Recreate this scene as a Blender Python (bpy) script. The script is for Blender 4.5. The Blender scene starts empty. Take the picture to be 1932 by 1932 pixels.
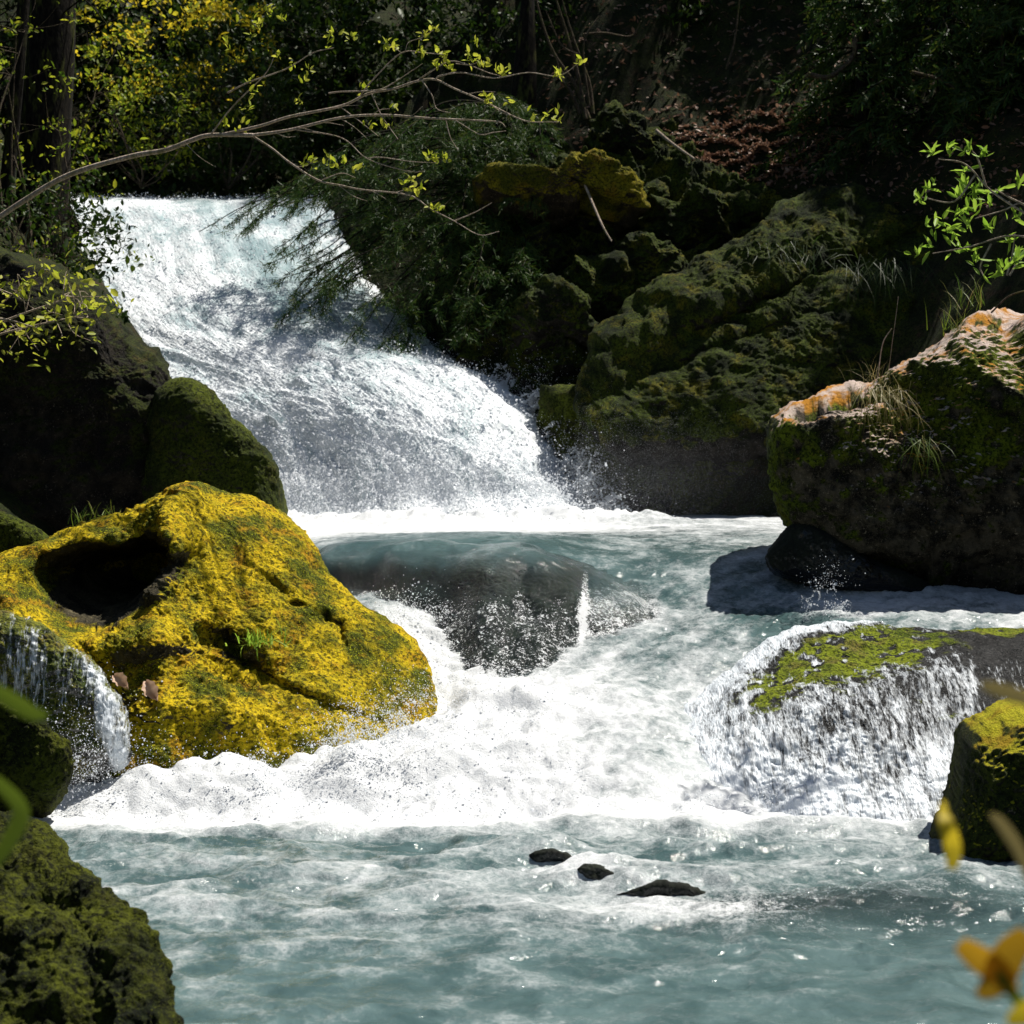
import bpy, math, random
import numpy as np
from mathutils import Vector

rng = np.random.default_rng(7)
random.seed(7)
scene = bpy.context.scene
COL = scene.collection
R = math.radians

# ------------------------------------------------------------------ camera
EYE = 2.2
W = 0.6                      # sensor / focal length
K = W / 1932.0
HOR = 910.0                  # row of the horizon in a 1932 px high picture
TH = math.atan((966 - HOR) * K)
ct, st = math.cos(TH), math.sin(TH)


def P(px, py, Y):
    """a photograph position (1932 px scale) at real distance Y, in metres"""
    u = (px - 966) * K
    v = (py - 966) * K
    t = Y / (ct - v * st)
    return np.array([t * u, Y, EYE + t * (-st - v * ct)])


def PX(p):
    """array of points -> photo coordinates"""
    p = np.asarray(p, float)
    d = p - np.array([0, 0, EYE])
    f = d[..., 1] * ct - d[..., 2] * st
    up = d[..., 1] * st + d[..., 2] * ct
    return 966 + d[..., 0] / f / K, 966 - up / f / K


cam = bpy.data.cameras.new('camera')
camo = bpy.data.objects.new('camera', cam)
COL.objects.link(camo)
camo.location = (0, 0, EYE)
camo.rotation_euler = (math.pi / 2 - TH, 0, 0)
cam.sensor_width = 36
cam.lens = 36 / W
cam.clip_end = 500
cam.clip_start = 0.05
cam.dof.use_dof = True
cam.dof.focus_distance = 12.8
cam.dof.aperture_fstop = 3.6
scene.camera = camo

# ------------------------------------------------------------------ light
SUN = np.array([0.38, 0.22, 0.90])
SUN /= np.linalg.norm(SUN)
elev = math.asin(SUN[2])
azim = math.atan2(SUN[0], SUN[1])
sl = bpy.data.lights.new('sun', 'SUN')
sl.energy = 5.0
sl.angle = R(0.5)
sl.color = (1.0, 0.95, 0.86)
so = bpy.data.objects.new('sun', sl)
COL.objects.link(so)
so.location = (20, 20, 40)
so.rotation_euler = Vector(SUN).to_track_quat('Z', 'Y').to_euler()
wd = bpy.data.worlds.new('World')
scene.world = wd
wd.use_nodes = True
nt = wd.node_tree
bg = nt.nodes['Background']
sky = nt.nodes.new('ShaderNodeTexSky')
sky.sky_type = 'NISHITA'
sky.sun_disc = False
sky.sun_elevation = elev
sky.sun_rotation = azim
nt.links.new(sky.outputs[0], bg.inputs[0])
bg.inputs[1].default_value = 0.05
scene.view_settings.view_transform = 'Standard'
scene.view_settings.look = 'None'
scene.view_settings.exposure = 0.5
scene.view_settings.gamma = 1
scene.cycles.max_bounces = 6
scene.cycles.diffuse_bounces = 3
scene.cycles.glossy_bounces = 3
scene.cycles.transparent_max_bounces = 10
scene.cycles.transmission_bounces = 4
scene.cycles.sample_clamp_indirect = 4
scene.cycles.use_denoising = True
scene.cycles.caustics_reflective = False
scene.cycles.caustics_refractive = False


# ------------------------------------------------------------------ noise
def _hash(ix, iy, iz, seed):
    h = (ix.astype(np.uint32) * np.uint32(374761393) + iy.astype(np.uint32) * np.uint32(668265263)
         + iz.astype(np.uint32) * np.uint32(2147483647 - 58) + np.uint32((seed * 974711) & 0xffffffff))
    h = (h ^ (h >> np.uint32(13))) * np.uint32(1274126177)
    h ^= h >> np.uint32(16)
    h = h * np.uint32(2246822519)
    return h ^ (h >> np.uint32(15))


def perlin(p, seed=0):
    p = np.asarray(p, np.float32)
    i = np.floor(p)
    f = p - i
    i = i.astype(np.int64)
    w = f * f * f * (f * (f * 6 - 15) + 10)
    out = 0
    for dx in (0, 1):
        wx = w[:, 0] if dx else 1 - w[:, 0]
        for dy in (0, 1):
            wy = w[:, 1] if dy else 1 - w[:, 1]
            for dz in (0, 1):
                wz = w[:, 2] if dz else 1 - w[:, 2]
                h = _hash(i[:, 0] + dx, i[:, 1] + dy, i[:, 2] + dz, seed)
                gx = (h & np.uint32(1023)).astype(np.float32) / 511.5 - 1
                gy = ((h >> np.uint32(10)) & np.uint32(1023)).astype(np.float32) / 511.5 - 1
                gz = ((h >> np.uint32(20)) & np.uint32(1023)).astype(np.float32) / 511.5 - 1
                out = out + wx * wy * wz * (gx * (f[:, 0] - dx) + gy * (f[:, 1] - dy) + gz * (f[:, 2] - dz))
    return out * 1.4


def fbm(p, octs=4, seed=0, gain=0.5, lac=2.03):
    p = np.asarray(p, np.float32)
    a, s, t = 1.0, 0, 0
    for o in range(octs):
        s = s + a * perlin(p, seed + o * 17)
        t += a
        a *= gain
        p = p * lac
    return s / t


def ridged(p, octs=4, seed=0, gain=0.5):
    p = np.asarray(p, np.float32)
    a, s, t = 1.0, 0, 0
    for o in range(octs):
        s = s + a * (1 - 2 * np.abs(perlin(p, seed + o * 17)))
        t += a
        a *= gain
        p = p * 2.07
    return s / t


def billow(p, octs=4, seed=0, gain=0.5):
    return -ridged(p, octs, seed, gain)


def sstep(a, b, x):
    t = np.clip((x - a) / (b - a), 0, 1)
    return t * t * (3 - 2 * t)


def nrm(v):
    v = np.asarray(v, float)
    return v / np.maximum(np.linalg.norm(v, axis=-1, keepdims=True), 1e-9)


# ------------------------------------------------------------------ meshes
def build(name, verts, faces, mat, parent=None, smooth=True, attrs=None):
    """verts world (N,3); faces: list of (M,k) arrays; one mesh object"""
    verts = np.asarray(verts, np.float32)
    origin = np.array(parent_origin(parent), np.float32) if parent is not None else None
    if origin is None:
        origin = np.array([verts[:, 0].mean(), verts[:, 1].mean(), verts[:, 2].min()], np.float32)
    v = verts - origin
    if not isinstance(faces, list):
        faces = [faces]
    faces = [np.asarray(f, np.int32) for f in faces if len(f)]
    me = bpy.data.meshes.new(name)
    me.vertices.add(len(v))
    me.vertices.foreach_set('co', v.ravel())
    loops = np.concatenate([f.ravel() for f in faces])
    sizes = np.concatenate([np.full(len(f), f.shape[1], np.int32) for f in faces])
    me.loops.add(len(loops))
    me.loops.foreach_set('vertex_index', loops)
    me.polygons.add(len(sizes))
    starts = np.concatenate([[0], np.cumsum(sizes)[:-1]]).astype(np.int32)
    me.polygons.foreach_set('loop_start', starts)
    me.polygons.foreach_set('use_smooth', np.full(len(sizes), smooth))
    me.update(calc_edges=True)
    for k, a in (attrs or {}).items():
        at = me.attributes.new(k, 'FLOAT', 'POINT')
        at.data.foreach_set('value', np.asarray(a, np.float32))
    me.materials.append(mat)
    o = bpy.data.objects.new(name, me)
    COL.objects.link(o)
    if parent is not None:
        o.parent = parent
    else:
        o.location = origin
    return o


def parent_origin(p):
    q = np.zeros(3)
    while p is not None:
        q += np.array(p.location)
        p = p.parent
    return q


def thing(name, label, cat, loc, group=None):
    o = bpy.data.objects.new(name, None)
    COL.objects.link(o)
    o.location = [float(c) for c in loc]
    o.empty_display_size = 0.2
    o['label'] = label
    o['category'] = cat
    if group:
        o['group'] = group
    return o


def tag(o, label, cat, group=None, kind=None):
    if label:
        o['label'] = label
    if cat:
        o['category'] = cat
    if group:
        o['group'] = group
    if kind:
        o['kind'] = kind
    return o


def grid_faces(nu, nv, wrap_u=False):
    i = np.arange(nv - 1)[:, None] * nu
    nn = nu if wrap_u else nu - 1
    j = np.arange(nn)[None, :]
    j2 = (j + 1) % nu
    a = i + j
    b = i + j2
    return np.stack([a, b, b + nu, a + nu], -1).reshape(-1, 4)


class Acc:
    """collects shapes into one mesh"""
    def __init__(s):
        s.v, s.q, s.t, s.n = [], [], [], 0

    def add(s, v, q=None, t=None):
        v = np.asarray(v, np.float32).reshape(-1, 3)
        if q is not None and len(q):
            s.q.append(np.asarray(q) + s.n)
        if t is not None and len(t):
            s.t.append(np.asarray(t) + s.n)
        s.v.append(v)
        s.n += len(v)

    def tube(s, pts, r0, r1=None, k=5):
        pts = np.asarray(pts, float)
        n = len(pts)
        rr = np.linspace(r0, r0 if r1 is None else r1, n) if np.ndim(r0) == 0 else np.asarray(r0)
        t = nrm(np.gradient(pts, axis=0))
        ref = np.array([0.13, 0.21, 0.97]) if abs(t[0][2]) < 0.9 else np.array([0.9, 0.1, 0.1])
        a = nrm(np.cross(t, ref))
        b = np.cross(t, a)
        ang = np.arange(k) * 2 * math.pi / k
        ring = pts[:, None] + rr[:, None, None] * (np.cos(ang)[None, :, None] * a[:, None] + np.sin(ang)[None, :, None] * b[:, None])
        v = ring.reshape(-1, 3)
        q = grid_faces(k, n, True)
        s.add(v, q)
        s.add(np.vstack([ring[-1], pts[-1] + t[-1] * rr[-1]]), t=[[i, (i + 1) % k, k] for i in range(k)])

    def inst(s, tv, pos, y, z, sc, q=None, t=None):
        """copies of a template: local y axis along y, z roughly along z"""
        y = nrm(y)
        x = nrm(np.cross(y, z))
        z = np.cross(x, y)
        sc = np.asarray(sc, float)
        if sc.ndim == 1:
            sc = np.repeat(sc[:, None], 3, 1)
        tv = np.asarray(tv, float)
        v = (pos[:, None] + tv[None, :, 0:1] * (x * sc[:, 0:1])[:, None] + tv[None, :, 1:2] * (y * sc[:, 1:2])[:, None]
             + tv[None, :, 2:3] * (z * sc[:, 2:3])[:, None])
        m = len(tv)
        off = (np.arange(len(pos)) * m)[:, None, None]
        qq = (np.asarray(q)[None] + off).reshape(-1, 4) if q is not None else None
        tt = (np.asarray(t)[None] + off).reshape(-1, 3) if t is not None else None
        s.add(v.reshape(-1, 3), qq, tt)

    def build(s, name, mat, parent=None, smooth=True):
        f = []
        if s.q:
            f.append(np.concatenate(s.q))
        if s.t:
            f.append(np.concatenate(s.t))
        return build(name, np.concatenate(s.v), f, mat, parent, smooth)


def curve(pts, n=12):
    """Catmull-Rom through the points, n per span"""
    p = np.asarray(pts, float)
    p = np.vstack([2 * p[0] - p[1], p, 2 * p[-1] - p[-2]])
    out = []
    t = np.linspace(0, 1, n, endpoint=False)[:, None]
    for i in range(1, len(p) - 2):
        a, b, c, d = p[i - 1:i + 3]
        out.append(0.5 * (2 * b + (c - a) * t + (2 * a - 5 * b + 4 * c - d) * t ** 2 + (3 * b - a - 3 * c + d) * t ** 3))
    out.append(p[-2:-1])
    return np.vstack(out)


LEAF_V = [(0, 0, 0), (-.21, .28, .07), (-.2, .66, .06), (0, 1, -.05), (.2, .66, .06), (.21, .28, .07)]
LEAF_Q = [(0, 3, 2, 1), (0, 5, 4, 3)]
NARROW_V = [(x * .62, y, z) for x, y, z in LEAF_V]
OCT_V = [(1, 0, 0), (-1, 0, 0), (0, 1, 0), (0, -1, 0), (0, 0, 1), (0, 0, -1)]
OCT_T = [(0, 2, 4), (2, 1, 4), (1, 3, 4), (3, 0, 4), (2, 0, 5), (1, 2, 5), (3, 1, 5), (0, 3, 5)]


def rdir(n):
    return nrm(rng.normal(size=(n, 3)))


# ------------------------------------------------------------------ materials
class NT:
    def __init__(s, name):
        s.m = bpy.data.materials.new(name)
        s.m.use_nodes = True
        s.t = s.m.node_tree
        s.t.nodes.clear()
        s.out = s.t.nodes.new('ShaderNodeOutputMaterial')

    def put(s, sock, val):
        if val is None:
            return
        if isinstance(val, bpy.types.NodeSocket):
            s.t.links.new(val, sock)
        elif isinstance(val, (tuple, list)) and len(val) == 3 and sock.type == 'RGBA':
            sock.default_value = (*val, 1)
        else:
            sock.default_value = val

    def n(s, typ, out=0, **kw):
        nd = s.t.nodes.new('ShaderNode' + typ)
        for k, v in kw.items():
            if k.startswith('i_'):
                key = k[2:]
                s.put(nd.inputs[int(key)] if key.isdigit() else nd.inputs[key.replace('_', ' ')], v)
            else:
                setattr(nd, k, v)
        return nd.outputs[out]

    def math(s, op, a, b=None, c=None, clamp=False):
        nd = s.t.nodes.new('ShaderNodeMath')
        nd.operation = op
        nd.use_clamp = clamp
        for i, v in enumerate((a, b, c)):
            if v is not None:
                s.put(nd.inputs[i], v)
        return nd.outputs[0]

    def mix(s, f, a, b):
        nd = s.t.nodes.new('ShaderNodeMix')
        nd.data_type = 'RGBA'
        s.put(nd.inputs[0], f)
        s.put(nd.inputs[6], a)
        s.put(nd.inputs[7], b)
        return nd.outputs[2]

    def ramp(s, f, a, b, lo=0.0, hi=1.0):
        nd = s.t.nodes.new('ShaderNodeMapRange')
        nd.interpolation_type = 'SMOOTHSTEP'
        s.put(nd.inputs[0], f)
        s.put(nd.inputs[1], a)
        s.put(nd.inputs[2], b)
        nd.inputs[3].default_value = lo
        nd.inputs[4].default_value = hi
        return nd.outputs[0]

    def pos(s, scale=(1, 1, 1)):
        g = s.n('NewGeometry')
        return s.n('Mapping', i_Vector=g, i_Scale=scale)

    def noise(s, vec, scale, detail=4, rough=0.55, dist=0.0):
        return s.n('TexNoise', i_Vector=vec, i_Scale=scale, i_Detail=detail, i_Roughness=rough, i_Distortion=dist)

    def bump(s, h, strength, dist, normal=None):
        return s.n('Bump', i_Height=h, i_Strength=strength, i_Distance=dist, i_Normal=normal)

    def done(s, shader):
        s.t.links.new(shader, s.out.inputs[0])
        return s.m


def moss_rock(name, rock=((.03, .028, .025), (.16, .14, .12)), moss=((.03, .045, .005), (.16, .16, .012), (.2, .12, .01)),
              amount=0.5, upw=0.5, rough=0.9, spec=0.2, bump=1.0, top=None, fleck=2.6, mid_lo=.36):
    """stone with moss growing in patches, more of it on faces that look up"""
    t = NT(name)
    p = t.pos()
    big = t.noise(p, 1.1, 3, .5)
    mid = t.noise(p, 5.5, 5, .6)
    fine = t.noise(p, 34, 4, .65)
    grain = t.noise(p, 95, 3, .6)
    nz = t.n('SeparateXYZ', out=2, i_Vector=t.n('NewGeometry', out=1))
    m = t.math('ADD', t.math('MULTIPLY', nz, upw), t.math('MULTIPLY', big, .9))
    m = t.math('ADD', m, t.math('MULTIPLY', mid, .9))
    m = t.math('ADD', m, t.math('MULTIPLY', fine, .35))
    m = t.math('ADD', m, amount - 1.15 - .25 * upw)
    m = t.math('SUBTRACT', m, t.math('MULTIPLY', t.n('Attribute', out='Fac', attribute_name='bare'), .8))
    mf = t.ramp(m, -.09, .11)
    rc = t.mix(t.ramp(mid, .38, .66), rock[0], rock[1])
    rc = t.mix(t.ramp(grain, .5, .75, 0, .6), rc, tuple(min(1, c * 1.7) for c in rock[1]))
    fl = t.ramp(t.noise(p, 38, 3, .7), .57, .68)
    rc = t.mix(t.math('MULTIPLY', fl, t.ramp(t.noise(p, 6, 3, .6), .42, .6)), rc, tuple(min(.5, c * fleck + .02) for c in rock[1]))
    mc = t.mix(t.ramp(t.noise(p, 2.6, 4, .6), mid_lo, .6), moss[0], moss[1])
    mc = t.mix(t.ramp(t.noise(p, 3.9, 5, .65, .4), .5, .68), mc, moss[2])
    mc = t.mix(t.ramp(fine, .45, .6, 0, .85), mc, tuple(c * .25 for c in moss[0]))
    mc = t.mix(t.ramp(grain, .56, .7, 0, .7), mc, tuple(min(.7, c * 1.6) for c in moss[1]))
    col = t.mix(mf, rc, mc)
    if top:
        tc = t.mix(t.ramp(t.noise(p, 4.5, 4, .6), .44, .64), top[0], top[1])
        tc = t.mix(t.ramp(fine, .5, .7, 0, .7), tc, tuple(c * .35 for c in top[1]))
        tf_ = t.ramp(t.math('ADD', nz, t.math('MULTIPLY', mid, .7)), .95, 1.12)
        tf_ = t.math('MULTIPLY', tf_, t.math('SUBTRACT', 1.0, t.n('Attribute', out='Fac', attribute_name='bare'), clamp=True))
        col = t.mix(tf_, col, tc)
    h = t.math('ADD', t.math('MULTIPLY', fine, .6), t.math('MULTIPLY', grain, .4))
    h = t.math('ADD', h, t.math('MULTIPLY', mid, 1.3))
    h = t.math('ADD', h, t.math('MULTIPLY', mf, .5))
    b = t.bump(h, .9 * bump, .05)
    ro = t.mix(mf, (rough, rough, rough), (.95, .95, .95))
    s = t.n('BsdfPrincipled', i_Base_Color=col, i_Roughness=ro, i_Normal=b)
    s.node.inputs['Specular IOR Level'].default_value = spec
    return t.done(s)


def leaf_mat(name, cols, trans=0.5, rough=0.5):
    t = NT(name)
    rnd = t.n('NewGeometry', out='Random Per Island')
    c = t.mix(t.ramp(rnd, 0, .55), cols[0], cols[1])
    if len(cols) > 2:
        c = t.mix(t.ramp(rnd, .6, 1), c, cols[2])
    d = t.n('BsdfPrincipled', i_Base_Color=c, i_Roughness=rough)
    d.node.inputs['Specular IOR Level'].default_value = .25
    tr = t.n('BsdfTranslucent', i_Color=c)
    return t.done(t.n('MixShader', i_0=trans, i_1=d, i_2=tr))


def bark_mat(name, a, b, scale=30):
    t = NT(name)
    p = t.pos((1, 1, .35))
    f = t.noise(p, scale, 4, .6)
    g = t.noise(p, scale * .25, 3, .6)
    c = t.mix(t.ramp(f, .35, .65), a, b)
    c = t.mix(t.ramp(g, .5, .7, 0, .6), c, (.09, .1, .02))
    s = t.n('BsdfPrincipled', i_Base_Color=c, i_Roughness=.9, i_Normal=t.bump(f, .8, .02))
    s.node.inputs['Specular IOR Level'].default_value = .08
    return t.done(s)


def foam_water(name, water=(.075, .15, .14), deep=(.03, .07, .06), foam=(.86, .88, .9), stretch=(1, 1, 1), scale=1.0, soft=.16, rough=.09, bump=1.0, bw=(.9, .7, .35), nw=(.42, .34, .16, .08), trans=.28):
    """milky glacier water carrying foam; the share of foam comes from the attribute 'foam'"""
    t = NT(name)
    p = t.pos(stretch)
    at = t.n('Attribute', out='Fac', attribute_name='foam')
    n1 = t.noise(p, 2.3 * scale, 6, .62, .6)
    n2 = t.noise(p, 11 * scale, 5, .66, .5)
    n3 = t.noise(p, 46 * scale, 3, .6)
    n4 = t.noise(p, 120 * scale, 2, .6)
    n = t.math('ADD', t.math('MULTIPLY', n1, nw[0]), t.math('MULTIPLY', n2, nw[1]))
    n = t.math('ADD', n, t.math('MULTIPLY', n3, nw[2]))
    n = t.math('ADD', n, t.math('MULTIPLY', n4, nw[3]))
    thin = t.n('Attribute', out='Fac', attribute_name='thin')
    nt_ = t.math('ADD', t.math('MULTIPLY', n2, .3), t.math('ADD', t.math('MULTIPLY', n3, .42), t.math('MULTIPLY', n4, .28)))
    n = t.math('ADD', t.math('MULTIPLY', n, t.math('SUBTRACT', 1.0, thin)), t.math('MULTIPLY', nt_, thin))
    soft = t.math('MULTIPLY_ADD', thin, -soft * .78, soft)
    # attribute 0..1 -> threshold .78 .. .25
    thr = t.math('MULTIPLY_ADD', at, -.50, .76)
    lo = t.math('MULTIPLY_ADD', soft, -.5, thr)
    hi = t.math('MULTIPLY_ADD', soft, .5, thr)
    nd = t.t.nodes.new('ShaderNodeMapRange')
    nd.interpolation_type = 'SMOOTHSTEP'
    t.put(nd.inputs[0], n)
    t.put(nd.inputs[1], lo)
    t.put(nd.inputs[2], hi)
    f = nd.outputs[0]
    wc = t.mix(t.ramp(n1, .35, .62), deep, water)
    hb = t.math('ADD', t.math('MULTIPLY', n2, 1.0), t.math('MULTIPLY', n3, .35))
    wb = t.bump(hb, .35 * bump, .06)
    ws = t.n('BsdfPrincipled', i_Base_Color=wc, i_Roughness=rough, i_IOR=1.33, i_Normal=wb)
    fr = t.n('Fresnel', i_IOR=1.33, i_Normal=wb)
    clear = t.n('MixShader', i_0=fr, i_1=t.n('BsdfTransparent', i_Color=(.8, .88, .86)), i_2=t.n('BsdfGlossy', i_Roughness=.08, i_Normal=t.bump(t.math('ADD', t.math('MULTIPLY', n2, .5), t.math('ADD', n3, t.math('MULTIPLY', n4, .6))), .75, .05)))
    ws = t.n('MixShader', i_0=thin, i_1=ws, i_2=clear)
    hf = t.math('ADD', t.math('MULTIPLY', n2, bw[0]), t.math('MULTIPLY', n3, bw[1]))
    hf = t.math('ADD', hf, t.math('MULTIPLY', n4, bw[2]))
    fb = t.bump(hf, .6 * bump, .05)
    fd = t.n('BsdfDiffuse', i_Color=foam, i_Normal=fb)
    ft = t.n('BsdfTranslucent', i_Color=foam, i_Normal=fb)
    fs = t.n('MixShader', i_0=trans, i_1=fd, i_2=ft)
    return t.done(t.n('MixShader', i_0=f, i_1=ws, i_2=fs))


def film_mat(name, cover=.5, stretch=(1, 1, 1), scale=1.0):
    """thin broken sheet of running water: foam specks with gaps that show the rock"""
    t = NT(name)
    p = t.pos(stretch)
    at = t.n('Attribute', out='Fac', attribute_name='foam')
    n1 = t.noise(p, 3.2 * scale, 3, .6)
    n2 = t.noise(p, 11 * scale, 5, .66, .5)
    n3 = t.noise(p, 48 * scale, 2, .6)
    n = t.math('ADD', t.math('MULTIPLY', n1, .26), t.math('MULTIPLY', n2, .48))
    n = t.math('ADD', n, t.math('MULTIPLY', n3, .26))
    thr = t.math('MULTIPLY_ADD', at, -.52, .77)
    nd = t.t.nodes.new('ShaderNodeMapRange')
    t.put(nd.inputs[0], n)
    t.put(nd.inputs[1], t.math('SUBTRACT', thr, .06))
    t.put(nd.inputs[2], t.math('ADD', thr, .09))
    f = nd.outputs[0]
    fb = t.bump(t.math('ADD', n2, t.math('MULTIPLY', n3, .5)), .8, .03)
    fd = t.n('BsdfPrincipled', i_Base_Color=(.72, .77, .82), i_Roughness=.35, i_Normal=fb)
    tr = t.n('BsdfTransparent')
    return t.done(t.n('MixShader', i_0=f, i_1=tr, i_2=fd))


def drop_mat():
    t = NT('water_drops')
    d = t.n('BsdfPrincipled', i_Base_Color=(.9, .92, .94), i_Roughness=.25)
    tr = t.n('BsdfTranslucent', i_Color=(.9, .92, .95))
    return t.done(t.n('MixShader', i_0=.62, i_1=d, i_2=tr))


M = {}
M['yellow'] = moss_rock('yellow_moss', ((.016, .014, .008), (.09, .075, .04)), ((.075, .09, .004), (.62, .44, .008), (.4, .21, .006)), amount=.68, upw=.6, mid_lo=.395)
M['root_moss'] = moss_rock('root_moss', ((.02, .015, .01), (.06, .045, .03)), ((.06, .07, .004), (.24, .2, .008), (.22, .13, .008)), amount=.55, upw=.6)
M['pale_wet'] = moss_rock('pale_wet_rock', ((.05, .05, .045), (.3, .28, .26)), ((.05, .08, .006), (.2, .2, .01), (.2, .14, .02)), amount=.25, upw=.4, rough=.35, spec=.5)
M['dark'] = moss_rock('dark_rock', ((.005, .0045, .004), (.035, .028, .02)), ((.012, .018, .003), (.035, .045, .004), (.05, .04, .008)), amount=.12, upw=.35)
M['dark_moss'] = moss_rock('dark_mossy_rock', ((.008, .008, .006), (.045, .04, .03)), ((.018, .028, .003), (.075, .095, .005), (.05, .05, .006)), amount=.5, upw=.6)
M['cap'] = moss_rock('capped_rock', ((.006, .006, .005), (.04, .035, .025)), ((.014, .022, .003), (.05, .06, .004), (.04, .04, .005)), amount=.4, upw=.5, top=((.36, .33, .012), (.3, .2, .01)))
M['big'] = moss_rock('grey_mossy_rock', ((.007, .006, .004), (.1, .083, .056)), ((.02, .03, .003), (.13, .17, .008), (.1, .1, .007)), amount=.24, upw=.1, top=((.58, .47, .41), (.48, .21, .02)))
M['hill_rock'] = moss_rock('hill_rock', ((.004, .0035, .003), (.028, .024, .019)), ((.005, .01, .0015), (.045, .065, .003), (.11, .1, .005)), amount=.46, upw=.6)  # base colours lowered to stand in for shade on the hillside
M['bank'] = moss_rock('bank_moss', ((.006, .006, .004), (.04, .036, .02)), ((.006, .01, .0015), (.065, .075, .003), (.035, .036, .003)), amount=.7, upw=.5)  # moss and stone darkened in colour, in place of shade on the left bank
M['wet_black'] = moss_rock('wet_black_rock', ((.003, .003, .004), (.014, .014, .013)), ((.004, .007, .003), (.008, .012, .005), (.006, .006, .004)), amount=.15, upw=.3, rough=.12, spec=.4, bump=.16, fleck=1.0)
M['wet_moss'] = moss_rock('wet_ledge', ((.006, .006, .006), (.03, .03, .03)), ((.07, .1, .006), (.2, .24, .01), (.16, .13, .03)), amount=.5, upw=.7, rough=.35, spec=.22, fleck=1.2)
M['soil'] = moss_rock('forest_floor', ((.01, .007, .005), (.05, .034, .022)), ((.007, .012, .002), (.025, .034, .004), (.05, .03, .015)), amount=.5, upw=.3)
M['river'] = foam_water('river_water', water=(.095, .15, .152), deep=(.05, .09, .092), soft=.36, bump=.7, bw=(.35, .4, .3))
M['fall'] = foam_water('falling_water', water=(.46, .55, .57), deep=(.28, .38, .4), foam=(.8, .83, .85), stretch=(1.2, 1, .8), scale=1.0, soft=.22, bump=.4, bw=(.25, .8, .9), nw=(.36, .33, .21, .10), trans=.06)
M['drops'] = drop_mat()
M['bark'] = bark_mat('dark_bark', (.004, .0035, .003), (.016, .013, .009))
M['twig'] = bark_mat('sunlit_twig_bark', (.26, .2, .15), (.5, .41, .33), 60)  # bark lightened to stand in for sunlight on the twigs
M['twig_dark'] = bark_mat('dark_twig_bark', (.03, .022, .015), (.11, .085, .06), 60)
M['spring'] = leaf_mat('young_leaves', ((.36, .42, .03), (.5, .5, .06), (.3, .38, .02)), .55)
M['bush'] = leaf_mat('bush_leaves', ((.06, .12, .008), (.26, .32, .02), (.42, .42, .03)), .55)
M['dim_leaf'] = leaf_mat('shade_leaves', ((.012, .03, .004), (.03, .06, .007), (.05, .08, .008)), .35)  # darkened copy of the bush leaves, shade put into the colour
M['willow'] = leaf_mat('bright_green_leaves', ((.2, .36, .03), (.34, .5, .06), (.26, .4, .04)), .5)
M['spruce'] = leaf_mat('spruce_needles', ((.02, .05, .01), (.04, .085, .014), (.08, .1, .015)), .35)
M['gold'] = leaf_mat('golden_leaves', ((.5, .42, .02), (.68, .52, .03), (.4, .45, .03)), .6)
M['grass'] = leaf_mat('grass_blades', ((.06, .12, .015), (.14, .2, .02), (.24, .2, .06)), .45)
M['dim_grass'] = leaf_mat('shade_grass', ((.015, .035, .005), (.03, .06, .008), (.06, .07, .012)), .4)  # darker copy of the grass blades with the shade in its colour
M['dry_grass'] = leaf_mat('dry_grass_blades', ((.2, .17, .05), (.3, .24, .09), (.12, .16, .03)), .4)
M['litter'] = leaf_mat('dry_leaves', ((.22, .11, .065), (.36, .22, .15), (.12, .07, .04)), .2)
M['pale_leaf'] = leaf_mat('pale_dead_leaf', ((.42, .22, .12), (.5, .34, .24)), .2)
M['orange'] = leaf_mat('orange_leaf', ((.65, .25, .01), (.6, .33, .02)), .5)


# ------------------------------------------------------------------ terrain
def seg_dist(x, y, poly):
    """signed distance to a polyline of (x, y, z) (positive on its right-hand side) and its base height"""
    poly = np.asarray(poly, float)
    best = np.full(x.shape, 1e9)
    sgn = np.zeros(x.shape)
    zb = np.zeros(x.shape)
    for a, b in zip(poly[:-1], poly[1:]):
        d = b[:2] - a[:2]
        L2 = d @ d
        t = np.clip(((x - a[0]) * d[0] + (y - a[1]) * d[1]) / L2, 0, 1)
        qx = x - (a[0] + t * d[0])
        qy = y - (a[1] + t * d[1])
        D = np.hypot(qx, qy)
        c = d[0] * qy - d[1] * qx
        m = D < best - 1e-9
        best = np.where(m, D, best)
        sgn = np.where(m, -np.sign(c), sgn)
        zb = np.where(m, a[2] + t * (b[2] - a[2]), zb)
    return best * sgn, zb


RIGHT = [(3.0, -30, .2), (2.6, 3, .1), (3.4, 7, -.1), (3.9, 10, 0), (4.6, 13, .6), (4.9, 16.5, 1.2), (4.0, 20.5, 1.3), (1.8, 23.6, 1.3), (-.6, 25.4, 3.6), (-3.2, 28.6, 6.6), (-3.0, 36, 7), (-2, 60, 9)]
LEFT = [(-3.0, -30, .2), (-2.0, 3, .0), (-2.0, 6.5, 0), (-3.0, 9.5, 0), (-4.2, 11, 0), (-4.6, 14, .6), (-4.4, 18, 1.3), (-3.6, 21.5, 1.5), (-5.2, 25, 4), (-7.6, 28.3, 6.6), (-9, 36, 7), (-10, 60, 9)]


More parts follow.
